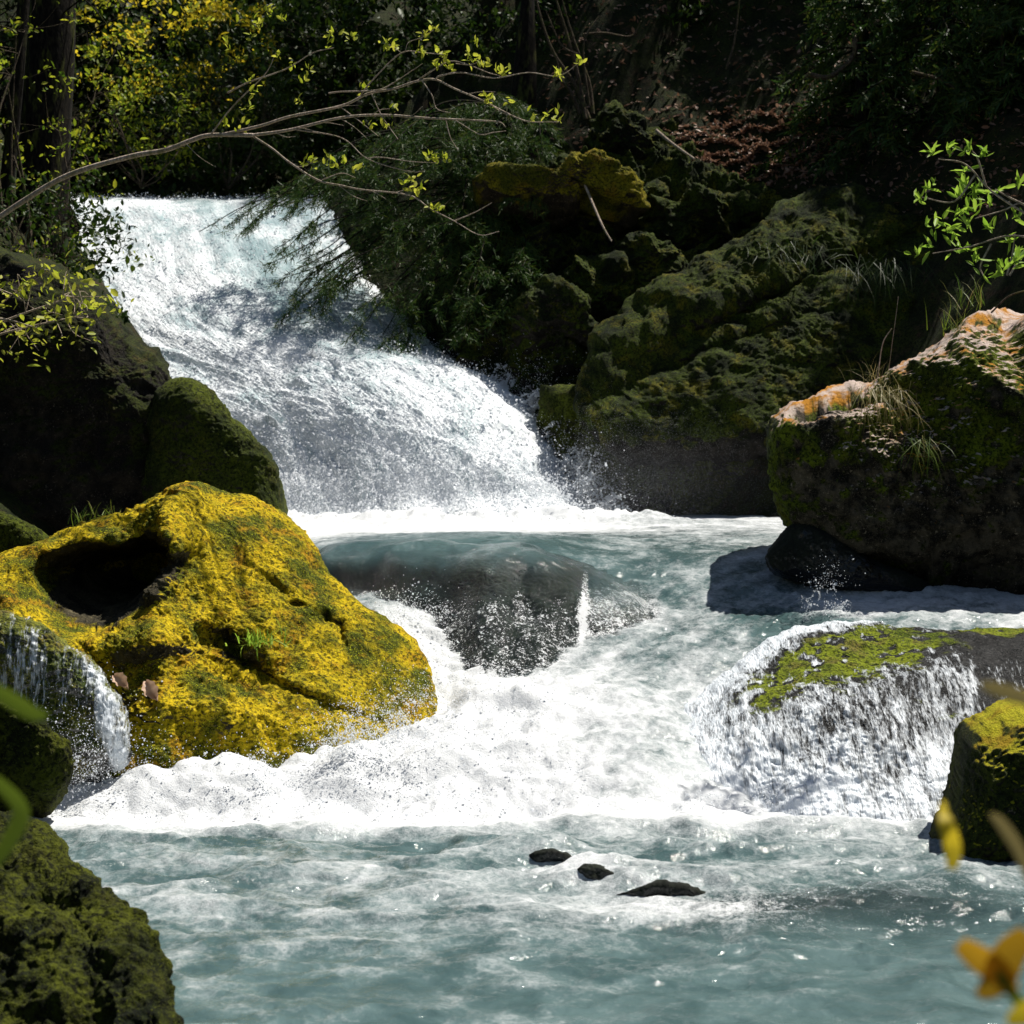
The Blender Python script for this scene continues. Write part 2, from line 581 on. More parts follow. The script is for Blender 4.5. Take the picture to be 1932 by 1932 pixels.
def terrain_z(x, y):
    bed = np.interp(y, [-30, 2.6, 4.2, 11, 13, 15, 17, 22, 28, 36, 60], [.75, .75, -.7, -.7, -.3, .3, .7, .8, 5.6, 6.2, 26])
    dr, zr = seg_dist(x, y, RIGHT)
    dl, zl = seg_dist(x, y, LEFT)
    dl = -dl
    hr = zr + np.where(dr > 0, 1.35 * dr, 1.0 * dr)
    hl = zl + np.where(dl > 0, 1.05 * dl, 1.0 * dl)
    cap = np.interp(y, [-30, 0, 6, 14, 20, 40, 60], [2.2, 2.2, 4.5, 8, 15, 16, 28])
    capl = np.interp(y, [-30, 0, 6, 14, 20, 36, 60], [2.2, 2.2, 3.0, 5.5, 9, 13, 28])
    hr = np.where(hr > cap, cap + (hr - cap) * .22, hr)
    hl = np.where(hl > capl, capl + (hl - capl) * .22, hl)
    near = sstep(4.5, 2.5, y)
    hr = hr * (1 - near) + np.minimum(hr, 1.15) * near
    hl = hl * (1 - near) + np.minimum(hl, 1.0) * near
    return np.maximum(bed, np.maximum(hr, hl))


def make_ground():
    xs = np.concatenate([np.linspace(-90, -14, 40), np.linspace(-13.8, 14, 300), np.linspace(14.5, 90, 40)])
    ys = np.concatenate([np.linspace(-30, 3, 30), np.linspace(3.2, 40, 380), np.linspace(40.5, 140, 50)])
    X, Y = np.meshgrid(xs, ys)
    x, y = X.ravel(), Y.ravel()
    z = terrain_z(x, np.minimum(y, 60))
    p = np.stack([x, y, z], -1)
    dry = sstep(.0, 1.2, z - np.interp(y, [0, 11, 15, 17, 22, 28, 60], [0, 0, .9, 1.5, 1.6, 6, 8]))
    far = sstep(8, 14, y)
    z = z + dry * (.75 * fbm(p * .35, 4, 3) + far * (.5 * ridged(p * .6, 4, 5) - .1)) + .12 * fbm(p * 2.2, 4, 8) * (.2 + far)
    p[:, 2] = z
    o = build('ground', p, grid_faces(len(xs), len(ys)), M['soil'])
    tag(o, None, None, kind='structure')


make_ground()


# ------------------------------------------------------------------ rocks
def spots(q, fs, lst):
    b = np.zeros(len(q))
    for (bx, by, rx, ry, rot, d) in lst:
        ca, sa = math.cos(R(rot)), math.sin(R(rot))
        dx, dy = q[:, 0] - bx, q[:, 1] - by
        e = ((dx * ca + dy * sa) / rx) ** 2 + ((-dx * sa + dy * ca) / ry) ** 2
        b += d * np.exp(-e ** 1.6)
    return b * fs


def blob(outline, n=(0, -1, .12), tf=.8, tb=.8, p=2.6, res=(260, 150), bumps=(), cuts=(), pits=(), coarse=(), amp=.08, freq=1.1, rid=.5, fine=.02, seed=0, front_only=False):
    """a closed stone: silhouette loop of (px, py, Y), swollen towards n by tf and away by tb"""
    nth, nph = res
    loop_px = curve(list(outline) + [outline[0]], 10)[:-1]
    L = np.array([P(*q[:3]) for q in loop_px])
    if loop_px.shape[1] > 3:
        L[:, 2] += loop_px[:, 3]
    c = np.array([loop_px[:, 0].mean(), loop_px[:, 1].mean(), loop_px[:, 2].mean()])
    area_c = P(*c)
    # resample by angle round the centre
    ang = np.unwrap(np.arctan2(loop_px[:, 1] - c[1], loop_px[:, 0] - c[0]))
    if ang[-1] < ang[0]:
        ang = ang[::-1]
        L = L[::-1]
        loop_px = loop_px[::-1]
    ang = np.maximum.accumulate(ang + np.arange(len(ang)) * 1e-6)
    s = np.linspace(0, 2 * math.pi, nth, endpoint=False) + ang[0]
    aa = np.concatenate([ang, [ang[0] + 2 * math.pi]])
    L3 = np.vstack([L, L[:1]])
    lp3 = np.vstack([loop_px, loop_px[:1]])
    ring = np.stack([np.interp(s, aa, L3[:, k]) for k in range(3)], -1)
    rpx = np.stack([np.interp(s, aa, lp3[:, k]) for k in range(2)], -1)
    n = nrm(np.array(n, float))
    # front part gets two thirds of the rows
    nf = int(nph * .7)
    rf = np.concatenate([np.linspace(.004, 1, nf), np.linspace(1, .01, nph - nf + 1)[1:]])
    side = np.concatenate([np.ones(nf), -np.ones(nph - nf)])
    hgt = (1 - np.minimum(rf, 1) ** p) ** (1 / p)
    v = area_c[None, None] + rf[:, None, None] * (ring - area_c)[None]
    T = np.where(side > 0, tf * hgt, -tb * hgt)
    v = v + T[:, None, None] * n
    v = v.reshape(-1, 3)
    q = c[None, None, :2] + rf[:, None, None] * (rpx - c[:2])[None]
    q = q.reshape(-1, 2)
    fs = np.repeat(side > 0, nth)
    wedge = np.repeat(np.clip(hgt * 1.6, 0, 1), nth) * fs
    for bmp in bumps:
        bx, by, rx, ry, rot, d = bmp[:6]
        pw = bmp[6] if len(bmp) > 6 else 1.0
        ca, sa = math.cos(R(rot)), math.sin(R(rot))
        dx, dy = q[:, 0] - bx, q[:, 1] - by
        e = ((dx * ca + dy * sa) / rx) ** 2 + ((-dx * sa + dy * ca) / ry) ** 2
        v[:, 1] += d * np.exp(-e ** pw) * np.maximum(wedge, 0)
    for (cp, cn, soft, x0, x1) in cuts:
        cn = nrm(np.array(cn, float))
        dd = (v - np.asarray(cp)) @ cn
        over = np.maximum(dd, 0) * sstep(x0 - 30, x0 + 30, q[:, 0]) * sstep(x1 + 40, x1 - 40, q[:, 0])
        v -= (over * (1 - soft))[:, None] * cn
    for (bx, by, rx, ry, rot, d) in pits:
        v[:, 2] -= spots(np.stack(PX(v), -1), fs, [(bx, by, rx, ry, rot, d)])
    # noise moves the skin along the local outward direction
    g = v.reshape(nph, nth, 3)
    du = np.roll(g, -1, 1) - np.roll(g, 1, 1)
    dv = np.gradient(g, axis=0)
    nn = nrm(np.cross(dv, du)).reshape(-1, 3)
    out = nrm(v - area_c)
    flip = np.sign((nn * out).sum(-1).mean())
    nn = nn * (flip if flip != 0 else 1)
    no = nrm(nn + .4 * out)
    h = amp * (fbm(v * freq, 4, seed) * 1.3 + rid * (ridged(v * freq * 1.6, 4, seed + 40) - .2))
    h += fine * fbm(v * 9, 3, seed + 80) + fine * .7 * billow(v * 16, 2, seed + 90)
    if coarse:
        h += spots(q, fs, coarse) * (.075 * ridged(v * 4.2, 4, seed + 95) + .05 * billow(v * 8.5, 3, seed + 97) - .03)
    v = v + no * h[:, None]
    f = grid_faces(nth, nph, True)
    if flip > 0:
        f = f[:, ::-1]
    cap0 = np.array([[i, (i + 1) % nth, 0] for i in range(1, nth - 1)])
    return v, f, no, fs, (nth, nph, nf), q


def rock(name, label, outline, mat, Y=None, cat='boulder', bare=(), **kw):
    o3 = [(a[0], a[1], (Y if len(a) < 3 else a[2])) for a in outline]
    v, f, no, fs, dims, q = blob(o3, **kw)
    bb = spots(np.stack(PX(v), -1), fs, bare) if bare else None
    if kw.get('coarse'):
        bb = bb + spots(q, fs, kw['coarse']) * .75 * sstep(.05, .4, fbm(v * 5.5, 4, 991) - .35 * no[:, 2] + .12)
    o = build(name, v, f, mat, attrs={'bare': bb} if bare else None)
    return tag(o, label, cat)


def yrow(tab):
    rows = [a for a, _ in tab]
    ys = [b for _, b in tab]
    return lambda py: float(np.interp(py, rows, ys))


# big yellow boulder, leaning back; its right flank runs away from us
def yb(px, py):
    return float(np.interp(py, [900, 1180, 1480], [14.3, 12.9, 11.75])) + max(0, (px - 350)) * .0017


yo = [(-60, 1075), (0, 1045), (60, 1028), (140, 998), (200, 978), (270, 948), (320, 924), (370, 911), (402, 919), (428, 938), (480, 950), (530, 970),
      (570, 995), (590, 1022), (605, 1060), (625, 1100), (660, 1140), (702, 1165), (748, 1190), (785, 1222), (808, 1262), (818, 1310), (818, 1390), (760, 1450),
      (640, 1490), (480, 1500), (300, 1500), (160, 1480), (60, 1400), (0, 1300), (-60, 1200)]
rock('mossy_boulder', 'largest boulder, covered in golden yellow moss, with a deep dark hollow in its side', [(a, b, yb(a, b)) for a, b in yo], M['yellow'],
     n=(0.1, -1, .25), tf=.55, tb=1.0, p=2.4, res=(520, 420), amp=.085, freq=1.3, fine=.022, seed=3,
     coarse=[(300, 1010, 70, 80, 0, 1.0), (330, 1100, 60, 60, 0, 1.0), (230, 1250, 120, 60, 0, .9), (440, 1240, 90, 60, 30, 1.0), (380, 1340, 170, 70, 0, .7), (620, 1220, 70, 50, 20, .5), (130, 1050, 90, 30, -15, .6), (600, 1380, 140, 40, 15, .5)],
     bumps=[(168, 1130, 104, 70, -6, 1.4, 3.0), (262, 1100, 92, 44, -28, .9, 3.0), (358, 1040, 70, 230, 5, -.42, .5), (235, 1100, 90, 55, -20, .25), (345, 1040, 34, 190, 6, -.34), (300, 1020, 60, 50, -20, .12), (330, 945, 45, 12, 10, .22),
            (310, 1070, 40, 22, -20, .22), (355, 1090, 36, 12, -30, .22), (290, 1225, 130, 38, -12, -.3), (420, 1235, 60, 26, 35, .32), (465, 1285, 70, 28, 20, .3), (455, 1350, 170, 50, 5, -.24),
            (560, 1330, 140, 14, 18, .16), (610, 1190, 16, 20, 0, .2), (560, 1165, 18, 9, 0, .15), (640, 1215, 14, 24, 0, .16), (520, 1130, 30, 12, 40, .14), (600, 1110, 20, 60, -40, .12)],
     bare=[(168, 1132, 98, 66, -6, 1.8), (258, 1102, 86, 42, -28, 1.6), (215, 1350, 90, 60, 0, .4), (300, 1240, 90, 30, -10, .35), (310, 1075, 45, 20, -20, .4), (330, 955, 40, 14, 10, .45), (290, 1015, 40, 18, 0, .35), (430, 1240, 60, 24, 40, .6), (460, 1290, 60, 26, 20, .6), (350, 1085, 30, 14, -30, .45), (300, 1320, 40, 30, 0, .3), (235, 1310, 40, 40, 0, .5), (610, 1190, 14, 16, 0, .5), (640, 1215, 14, 22, 0, .5), (560, 1165, 16, 9, 0, .5), (200, 1390, 70, 60, 0, .35)])

wv, wf, wno, wfs, (wth, wph, wnf), wq = blob([(a, b, 11.7) for a, b in [(-90, 1165), (20, 1165), (85, 1185), (130, 1215), (180, 1260), (215, 1330), (240, 1400), (235, 1470), (150, 1520), (-90, 1520)]],
                                             n=(.2, -1, .5), tf=.35, tb=.6, res=(320, 220), amp=.1, freq=1.6, fine=.025, seed=11)
wet = build('wet_rock', wv, wf, M['pale_wet'])
tag(wet, 'pale wet streaked rock at the left edge below the golden boulder', 'rock')

rock('mossy_rock', 'small dark green mossy rock behind the left end of the golden boulder', [(-90, 975), (0, 975), (50, 988), (95, 1015), (130, 1060), (60, 1110), (-90, 1110)],
     M['dark_moss'], Y=15.2, n=(0, -1, .4), tf=.4, tb=.6, res=(160, 100), seed=15)
rock('mossy_rock', 'yellow green moss cushion rock low on the left edge beside the white foam', [(-120, 1300), (20, 1325), (80, 1372), (125, 1415), (130, 1460), (90, 1510), (0, 1530), (-120, 1530)],
     M['bank'], Y=10.6, n=(.2, -1, .7), tf=.3, tb=.5, res=(200, 140), amp=.06, freq=2, fine=.03, seed=19)

# dark rocks left of the fall
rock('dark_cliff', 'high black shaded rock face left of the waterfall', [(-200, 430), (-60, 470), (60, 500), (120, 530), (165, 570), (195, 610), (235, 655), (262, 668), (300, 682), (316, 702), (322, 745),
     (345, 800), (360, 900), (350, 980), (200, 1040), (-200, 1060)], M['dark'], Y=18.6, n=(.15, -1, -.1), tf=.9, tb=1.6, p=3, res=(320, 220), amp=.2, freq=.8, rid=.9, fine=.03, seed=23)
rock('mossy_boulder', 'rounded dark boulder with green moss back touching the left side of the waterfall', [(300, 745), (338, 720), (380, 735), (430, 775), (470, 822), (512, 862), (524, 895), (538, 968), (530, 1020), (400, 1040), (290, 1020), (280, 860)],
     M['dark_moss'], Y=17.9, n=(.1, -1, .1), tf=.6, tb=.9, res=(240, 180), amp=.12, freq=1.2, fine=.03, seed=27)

# right boulder with its lit shelf
ro = [(1449, 822), (1455, 797), (1478, 770), (1510, 752), (1560, 738), (1610, 728), (1652, 722), (1690, 700), (1735, 672), (1790, 632), (1835, 598), (1885, 578), (1945, 570), (2100, 590), (2220, 700), (2230, 1150),
      (2100, 1230), (1932, 1230), (1810, 1215), (1752, 1150), (1738, 1095), (1640, 1078), (1590, 1072), (1556, 1050), (1520, 1015), (1484, 985), (1470, 950), (1458, 905)]
rock('leaning_boulder', 'huge grey brown boulder at the right edge with a pitted orange shelf on top', ro, M['big'], Y=15.9, n=(-.1, -1, .0), tf=.85, tb=1.2, p=3.2, res=(460, 340), amp=.11, freq=1.0, rid=.7, fine=.034, seed=31, coarse=[(1600, 900, 160, 120, 0, .7), (1800, 900, 160, 200, 0, .8), (1680, 780, 80, 40, 0, .6)],
     cuts=[(P(1520, 806, 15.1), (-.12, -.32, .94), .0, -999, 1650), (P(1860, 690, 15.2), (.45, -.55, .7), .1, 1790, 1960)],
     pits=[(1528, 779, 32, 15, -14, .5), (1592, 762, 26, 13, -8, .35)], bare=[(1830, 980, 150, 170, 0, .12), (1530, 780, 30, 17, -14, 1.2), (1592, 764, 26, 15, -8, 1.2)],
     bumps=[(1700, 760, 60, 50, -30, .2), (1640, 1090, 70, 40, 0, .3), (1830, 1120, 90, 80, 0, .5)])
rock('dark_stone', 'black wet stone in the water under the overhang of the big right boulder', [(1447, 1050), (1462, 1025), (1490, 995), (1530, 990), (1640, 1050), (1745, 1090), (1750, 1130), (1640, 1128), (1560, 1112), (1500, 1098), (1460, 1080)],
     M['wet_black'], Y=15.5, n=(0, -1, .1), tf=.35, tb=.8, res=(180, 120), amp=.06, seed=35)

# wet ledge on the right under a thin sheet of water
ly = yrow([(1180, 13.9), (1240, 13.1), (1330, 12.3), (1450, 11.6), (1560, 11.15), (1640, 10.9)])
lo = [(1225, 1340), (1262, 1268), (1380, 1222), (1500, 1200), (1650, 1187), (1800, 1190), (1940, 1196), (2080, 1230), (2100, 1560), (1840, 1610), (1700, 1600), (1550, 1590), (1400, 1580), (1270, 1560), (1205, 1490), (1215, 1410)]
lo3 = [(a, b, ly(b), -.42 * float(sstep(1520, 1230, a)) - .2 * float(sstep(1500, 1580, b))) for a, b in lo]
lv, lf, lno, lfs, (lth, lph, lnf), lq = blob(lo3, n=(-.05, -.6, .8), tf=.27, tb=1.2, p=2.0, res=(420, 300), amp=.07, freq=1.5, rid=.6, fine=.02, seed=41)
lx, lyy = lq[:, 0], lq[:, 1]
mosspatch = np.exp(-(((lx - 1600) * .97 + (lyy - 1275) * -.25) / 190) ** 2 - (((lx - 1600) * .25 + (lyy - 1275) * .97) / 50) ** 2)
mosspatch += np.exp(-((lx - 1880) / 50) ** 2 - ((lyy - 1212) / 18) ** 2)
mosspatch *= sstep(-.32, .1, fbm(np.stack([lx / 42, lyy / 16, 0 * lx], -1), 4, 78))
ledge = build('wet_ledge', lv, lf, M['wet_moss'], attrs={'bare': 1.5 - 1.7 * np.minimum(mosspatch, 1) + .25 * fbm(np.stack([lx / 40, lyy / 25, 0 * lx], -1), 3, 77)})
tag(ledge, 'broad wet mossy ledge at lower right under a broken sheet of white water', 'rock')


def film(vv, ff, no, nth, nf, foam, mat, parent, off, amp, seed, rmax=.985):
    """running water lying on the front of a stone"""
    k = nf * nth
    v = vv[:k] + no[:k] * (off + amp * fbm(vv[:k] * np.array([14, 6, 6]), 3, seed))[:, None]
    rows = ff.reshape(-1, nth, 4)[:int(nf * rmax) - 1].reshape(-1, 4)
    return build('water_film', v, rows, mat, parent, attrs={'foam': foam[:k]})


lfoam = np.interp(lx, [1220, 1330, 1480, 1620, 1760, 1860, 1950], [.85, .7, .54, .48, .44, .4, .36])
lfoam = lfoam + .2 * np.exp(-((lyy - (1258 - (lx - 1260) * .18)) / 22) ** 2) * (lx < 1700)
lfoam = lfoam - .5 * np.minimum(1, mosspatch) - .2 * np.exp(-((lx - 1840) / 130) ** 2 - ((lyy - 1260) / 50) ** 2)
lfoam += .16 * sstep(1400, 1510, lyy) * (lx < 1860) + .1 * np.exp(-((lx - 1790) / 40) ** 2)
M['film'] = film_mat('water_film', stretch=(1.7, .4, .3), scale=1.15)
film(lv, lf, lno, lth, lnf, lfoam, M['film'], ledge, .015, .02, 45)

wx, wy = wq[:, 0], wq[:, 1]
wfoam = .3 + .35 * np.exp(-((wx - 165 - (wy - 1250) * .28) / 22) ** 2) * sstep(1230, 1290, wy) + .2 * np.exp(-((wx - 70) / 60) ** 2 - ((wy - 1300) / 70) ** 2)
film(wv, wf, wno, wth, wnf, wfoam, M['film'], wet, .012, .012, 47)

# smooth black hump in the middle under clear water
hy = yrow([(1005, 17.0), (1030, 16.3), (1060, 15.8), (1100, 15.35), (1150, 14.8), (1200, 14.3), (1260, 13.75), (1300, 13.4)])
ho = [(560, 1060), (620, 1034), (720, 1027), (830, 1027), (940, 1032), (1040, 1042), (1140, 1062), (1240, 1090), (1290, 1130), (1250, 1180), (1160, 1215), (1080, 1270), (1000, 1310), (910, 1300), (850, 1240), (780, 1185), (700, 1170), (630, 1150), (575, 1110)]
hv, hf, hno, hfs, (hth, hph, hnf), hq = blob([(a, b, hy(b), -.1 - .3 * float(sstep(1040, 1120, b)) - .06 * float(sstep(1050, 1200, a))) for a, b in ho], n=(0, -.6, .8), tf=.35, tb=.6, p=2.2, res=(460, 340), amp=.09, freq=1.1, rid=.8, fine=.016, seed=57,
                                             bumps=[(1104, 1120, 14, 70, 0, .22), (860, 1110, 30, 60, 20, .14), (720, 1100, 26, 50, 0, .12), (980, 1170, 20, 70, 10, .12)])
hump = build('wet_boulder', hv, hf, M['wet_black'])
tag(hump, 'smooth black boulder in mid stream with clear water sliding over it', 'boulder')
# right foreground stone, left foreground bank
rock('mossy_boulder', 'black boulder with a yellow moss cap standing in the water at the lower right edge', [(1764, 1620), (1768, 1585), (1788, 1530), (1810, 1470), (1822, 1425), (1832, 1392), (1870, 1362), (1932, 1335), (2060, 1310), (2120, 1500), (2100, 1700), (1932, 1690), (1850, 1680), (1785, 1675)],
     M['cap'], Y=10.1, n=(-.1, -1, -.05), tf=.5, tb=.7, p=3, res=(260, 200), amp=.06, freq=1.6, fine=.025, seed=61)
by = yrow([(1560, 9.0), (1700, 8.0), (1932, 6.8), (2050, 6.3)])
bo = [(-160, 1580), (10, 1588), (60, 1605), (98, 1635), (130, 1675), (180, 1730), (245, 1805), (285, 1865), (310, 1945), (330, 2040), (200, 2100), (-160, 2100)]
rock('mossy_bank_rock', 'dark low bank rock with lumpy green moss in the lower left corner', [(a, b, by(b)) for a, b in bo], M['bank'], n=(.25, -.7, .75), tf=.4, tb=.9, p=2.4, res=(420, 300), amp=.13, freq=1.9, rid=.9, fine=.03, seed=65)

# stones in the lower pool
rock('river_stone', 'black wet stone breaking the water in the middle of the lower pool', [(1085, 1650), (1100, 1640), (1130, 1638), (1155, 1650), (1172, 1668), (1172, 1690), (1130, 1692), (1095, 1680)], M['wet_black'], Y=9.3, n=(0, -.8, .5), tf=.16, tb=.25, res=(120, 80), amp=.035, freq=3, rid=.9, fine=.01, seed=71)
rock('river_stone', 'low dark stone awash just left of the black river stone', [(1000, 1622), (1030, 1612), (1060, 1614), (1085, 1626), (1085, 1640), (1040, 1642), (1005, 1636)], M['wet_black'], Y=9.78, n=(0, -.8, .5), tf=.12, tb=.25, res=(100, 70), amp=.035, freq=3, rid=.9, fine=.01, seed=73)
rock('river_stone', 'long flat dark stone awash right of the black river stone', [(1160, 1695), (1200, 1682), (1260, 1680), (1320, 1690), (1345, 1706), (1300, 1716), (1200, 1712)], M['wet_black'], Y=9.0, n=(0, -.7, .6), tf=.1, tb=.3, res=(140, 70), amp=.035, freq=3, rid=.9, fine=.01, seed=75)

# hillside rocks
sy = yrow([(360, 24.6), (600, 23.2), (830, 22.2)])
so_ = [(1100, 720), (1128, 645), (1190, 582), (1262, 530), (1335, 488), (1420, 440), (1480, 402), (1540, 376), (1612, 370), (1650, 398), (1760, 410), (1900, 390), (2020, 460), (2020, 800), (1700, 850), (1420, 830), (1250, 860), (1150, 830), (1095, 770)]
rock('mossy_slab', 'large sloping slab of rock with olive moss on the shaded hillside behind the right boulder', [(a, b, sy(b)) for a, b in so_], M['hill_rock'], n=(-.2, -1, .2), tf=.5, tb=2.2, p=2.6, res=(420, 280), amp=.22, freq=.8, rid=.9, fine=.03, seed=81,
     bumps=[(1450, 590, 330, 20, -24, .25), (1300, 700, 200, 16, -20, .2)])
rock('dark_slab', 'dark slab at the water in the spray right of the waterfall foot', [(1020, 740), (1110, 745), (1250, 800), (1420, 780), (1640, 800), (1660, 1010), (1400, 1020), (1150, 1010), (1060, 990)], M['dark_moss'], Y=23.5, n=(-.1, -1, .3), tf=.5, tb=1.6, res=(260, 180), amp=.2, freq=.9, rid=.8, fine=.03, seed=85)
rock('mossy_stone', 'rounded yellow green stone seen through spray at the foot of the dark slab', [(1170, 940), (1180, 900), (1210, 880), (1240, 888), (1262, 925), (1265, 970), (1215, 985), (1175, 975)], M['hill_rock'], Y=22.9, n=(0, -1, .6), tf=.3, tb=.5, res=(120, 90), amp=.06, seed=87)
rby = yrow([(240, 28.2), (420, 26.2), (600, 25.0), (780, 24.0)])
rb = [(870, 660), (890, 500), (930, 400), (990, 345), (1080, 300), (1180, 262), (1290, 280), (1400, 360), (1490, 410), (1420, 490), (1320, 560), (1200, 650), (1120, 760), (1030, 790), (930, 730)]
rock('rocky_bank', 'broken mossy rock bank between the hanging spruce boughs and the sloping slab', [(a, b, rby(b)) for a, b in rb], M['hill_rock'], cat='rock', n=(-.2, -1, .5), tf=.35, tb=2.5, p=2.6, res=(520, 380), amp=.42, freq=.8, rid=1.3, fine=.05, seed=93)
rock('mossy_ledge', 'golden mossy ledge running along the bank right of the hanging boughs', [(895, 345), (930, 322), (1000, 336), (1045, 330), (1085, 306), (1140, 298), (1190, 326), (1218, 392), (1180, 400), (1120, 360), (1060, 376), (1000, 376), (930, 368)], M['root_moss'], Y=25.0, cat='rock',
     n=(0, -1, .6), tf=.25, tb=.8, res=(260, 140), amp=.14, freq=1.6, rid=.9, fine=.04, seed=95)
hill_rocks = [
    ('mossy boulder with a golden green back below the thin bare stems', [(1105, 330), (1115, 240), (1140, 216), (1190, 222), (1230, 255), (1262, 300), (1285, 345), (1240, 400), (1160, 410), (1110, 380)], 27.2, .5),
    ('flat boulder with yellow moss top left of the grey slab crest', [(1215, 420), (1250, 385), (1320, 372), (1380, 385), (1425, 405), (1400, 430), (1330, 455), (1240, 470)], 25.6, .4),
    ('dark mossy boulder on the hillside above the brown leaf litter', [(1240, 230), (1262, 195), (1310, 185), (1350, 205), (1360, 250), (1320, 280), (1260, 275)], 29.3, .4),
    ('mossy stone with golden patch in the bank right of the spruce boughs', [(965, 490), (990, 450), (1020, 445), (1040, 470), (1045, 500), (1000, 515)], 25.2, .3),
    ('arched mossy stone below the thin leaning stick', [(1180, 500), (1195, 465), (1225, 455), (1255, 475), (1275, 520), (1240, 560), (1190, 550)], 24.8, .35),
    ('green stone low in the dark bank right of the fall', [(985, 600), (1010, 570), (1060, 560), (1105, 585), (1110, 640), (1040, 660), (990, 640)], 24.2, .4),
    ('shaded round stone above the green bank stone', [(1060, 560), (1080, 520), (1130, 505), (1175, 530), (1180, 580), (1120, 600)], 24.7, .35),
    ('olive mossy ledge stone under the golden mossy root', [(990, 400), (1020, 350), (1080, 325), (1150, 330), (1195, 380), (1180, 440), (1080, 450), (1000, 440)], 25.8, .45),
    ('small pale rock beside the leaf litter slope', [(1195, 400), (1205, 372), (1230, 365), (1248, 385), (1240, 415), (1210, 425)], 26.2, .2),
]
for i, (lab, ol, Y, tf) in enumerate(hill_rocks):
    rock('hillside_rock', lab, ol, M['hill_rock'], Y=Y, n=(-.1, -1, .4), tf=tf * .7, tb=tf * 2, p=3, res=(180, 130), amp=.26, freq=1.1, rid=1.2, fine=.04, seed=100 + i * 7)


# ------------------------------------------------------------------ river surface
def prof(Y):
    return np.interp(Y, [10.9, 11.7, 12.5, 13.6, 14.3, 15, 15.7, 16.3, 17, 18, 20, 22, 24], [.02, .25, .47, .72, .91, 1.08, 1.27, 1.44, 1.58, 1.63, 1.67, 1.72, 1.76])


ctrl = []      # x, y, z, foam


def cp(px, py, Y, foam):
    x, y, z = P(px, py, Y)
    ctrl.append((x, y, z, foam))


for Y in (4.5, 6, 7.2, 8.5, 9.6):
    for x in (-3.5, -2, -.7, .7, 2, 3.5):
        ctrl.append((x, Y, 0, .10 + (.19 if Y > 8 else 0) - (.13 if (x > .8 and 6.9 < Y < 9) else 0)))
for px in (150, 450, 750):
    cp(px, 1590, 10.55, .35)
for px in (1000, 1200, 1400, 1650):
    cp(px, 1575, 10.7, .5)
# white boil at the foot
for px, py, Y, f in [(110, 1545, 11.0, 1), (250, 1540, 11.05, 1.1), (450, 1545, 11.02, 1.1), (650, 1540, 11.05, 1.1), (850, 1535, 11.05, 1.1), (1050, 1535, 11.05, 1.05), (1200, 1530, 11.05, 1.0), (1350, 1540, 11.0, .9), (1500, 1545, 11.0, .8), (1680, 1562, 10.9, .7),
                     (200, 1455, 11.45, 1.1), (350, 1440, 11.55, 1.1), (550, 1440, 11.6, 1.05), (700, 1425, 11.7, 1.1), (850, 1400, 11.85, 1.1), (1000, 1420, 11.7, 1.05), (1120, 1430, 11.6, .9), (1210, 1440, 11.5, .8),
                     (150, 1440, 12.2, .8), (350, 1400, 12.7, .8), (600, 1395, 12.8, .8),
                     (850, 1330, 12.5, 1.0), (950, 1320, 12.65, 1.05), (1060, 1330, 12.5, .85), (1180, 1350, 12.3, .75), (1240, 1360, 12.25, .7),
                     (900, 1262, 13.5, 1.0), (990, 1285, 13.1, .95), (1080, 1262, 13.5, .68), (1200, 1255, 13.6, .56), (1280, 1240, 13.7, .55), (1150, 1300, 12.9, .62), (1230, 1420, 11.8, .5), (1180, 1480, 11.3, .62), (1080, 1390, 12.0, .8),
                     (700, 1165, 14.2, .6), (780, 1180, 14.1, .9), (840, 1215, 13.9, 1.0), (890, 1238, 13.7, 1.0), (650, 1130, 14.7, .5),
                     (1100, 1215, 14.1, .62), (1180, 1195, 14.3, .5), (1250, 1185, 14.5, .55), (1330, 1190, 14.3, .6), (1400, 1200, 14.1, .36), (1500, 1185, 14.3, .28), (1600, 1175, 14.3, .28), (1720, 1160, 14.5, .5), (1740, 1178, 14.2, .4),
                     (1550, 1140, 14.9, .6), (1640, 1140, 14.9, .72), (1700, 1115, 15.2, .72), (1300, 1140, 15.1, .36), (1400, 1130, 15.2, .42), (1480, 1110, 15.4, .52),
                     (1250, 1085, 15.9, .36), (1350, 1080, 15.9, .36), (1440, 1050, 16.4, .5), (1150, 1045, 16.5, .3), (1300, 1040, 16.6, .33),
                     (620, 1036, 16.6, .3), (800, 1028, 16.5, .12), (1000, 1034, 16.4, .12), (700, 1090, 15.6, .2), (900, 1120, 15.5, .2), (1000, 1150, 15.2, .2), (1150, 1022, 17.1, .28), (1350, 1020, 17.3, .38), (1460, 1010, 17.5, .45),
                     (600, 1012, 18, .75), (800, 1010, 18, .35), (1000, 1010, 18.2, .35), (1200, 1008, 18.3, .45), (1420, 1000, 18.8, .55),
                     (600, 1000, 20, 1.1), (750, 998, 20, 1.1), (900, 998, 20, 1.05), (1050, 997, 20.3, .95), (1200, 994, 20.5, .65), (1400, 985, 21, .6),
                     (560, 990, 22, 1.1), (800, 985, 22, 1.1), (1050, 984, 22, 1.0), (1250, 979, 22.3, .85), (1450, 974, 22.6, .85), (1300, 972, 24, .8), (1000, 975, 24, .9)]:
    cp(px, py, Y, f)
# under the ledge and under the golden boulder the bed lies lower
for x, y, z in [(1.9, 11.6, .02), (3, 11.6, .02), (2, 12.3, .1), (3.2, 12.3, .2), (2.2, 13, .42), (3.6, 13, .5), (-2.6, 12.6, .2), (-1.6, 12.6, .25), (-2.8, 14, .55), (-3.5, 17, 1.4), (3.8, 17, 1.5)]:
    ctrl.append((x, y, z, .7))
ctrl = np.array(ctrl)


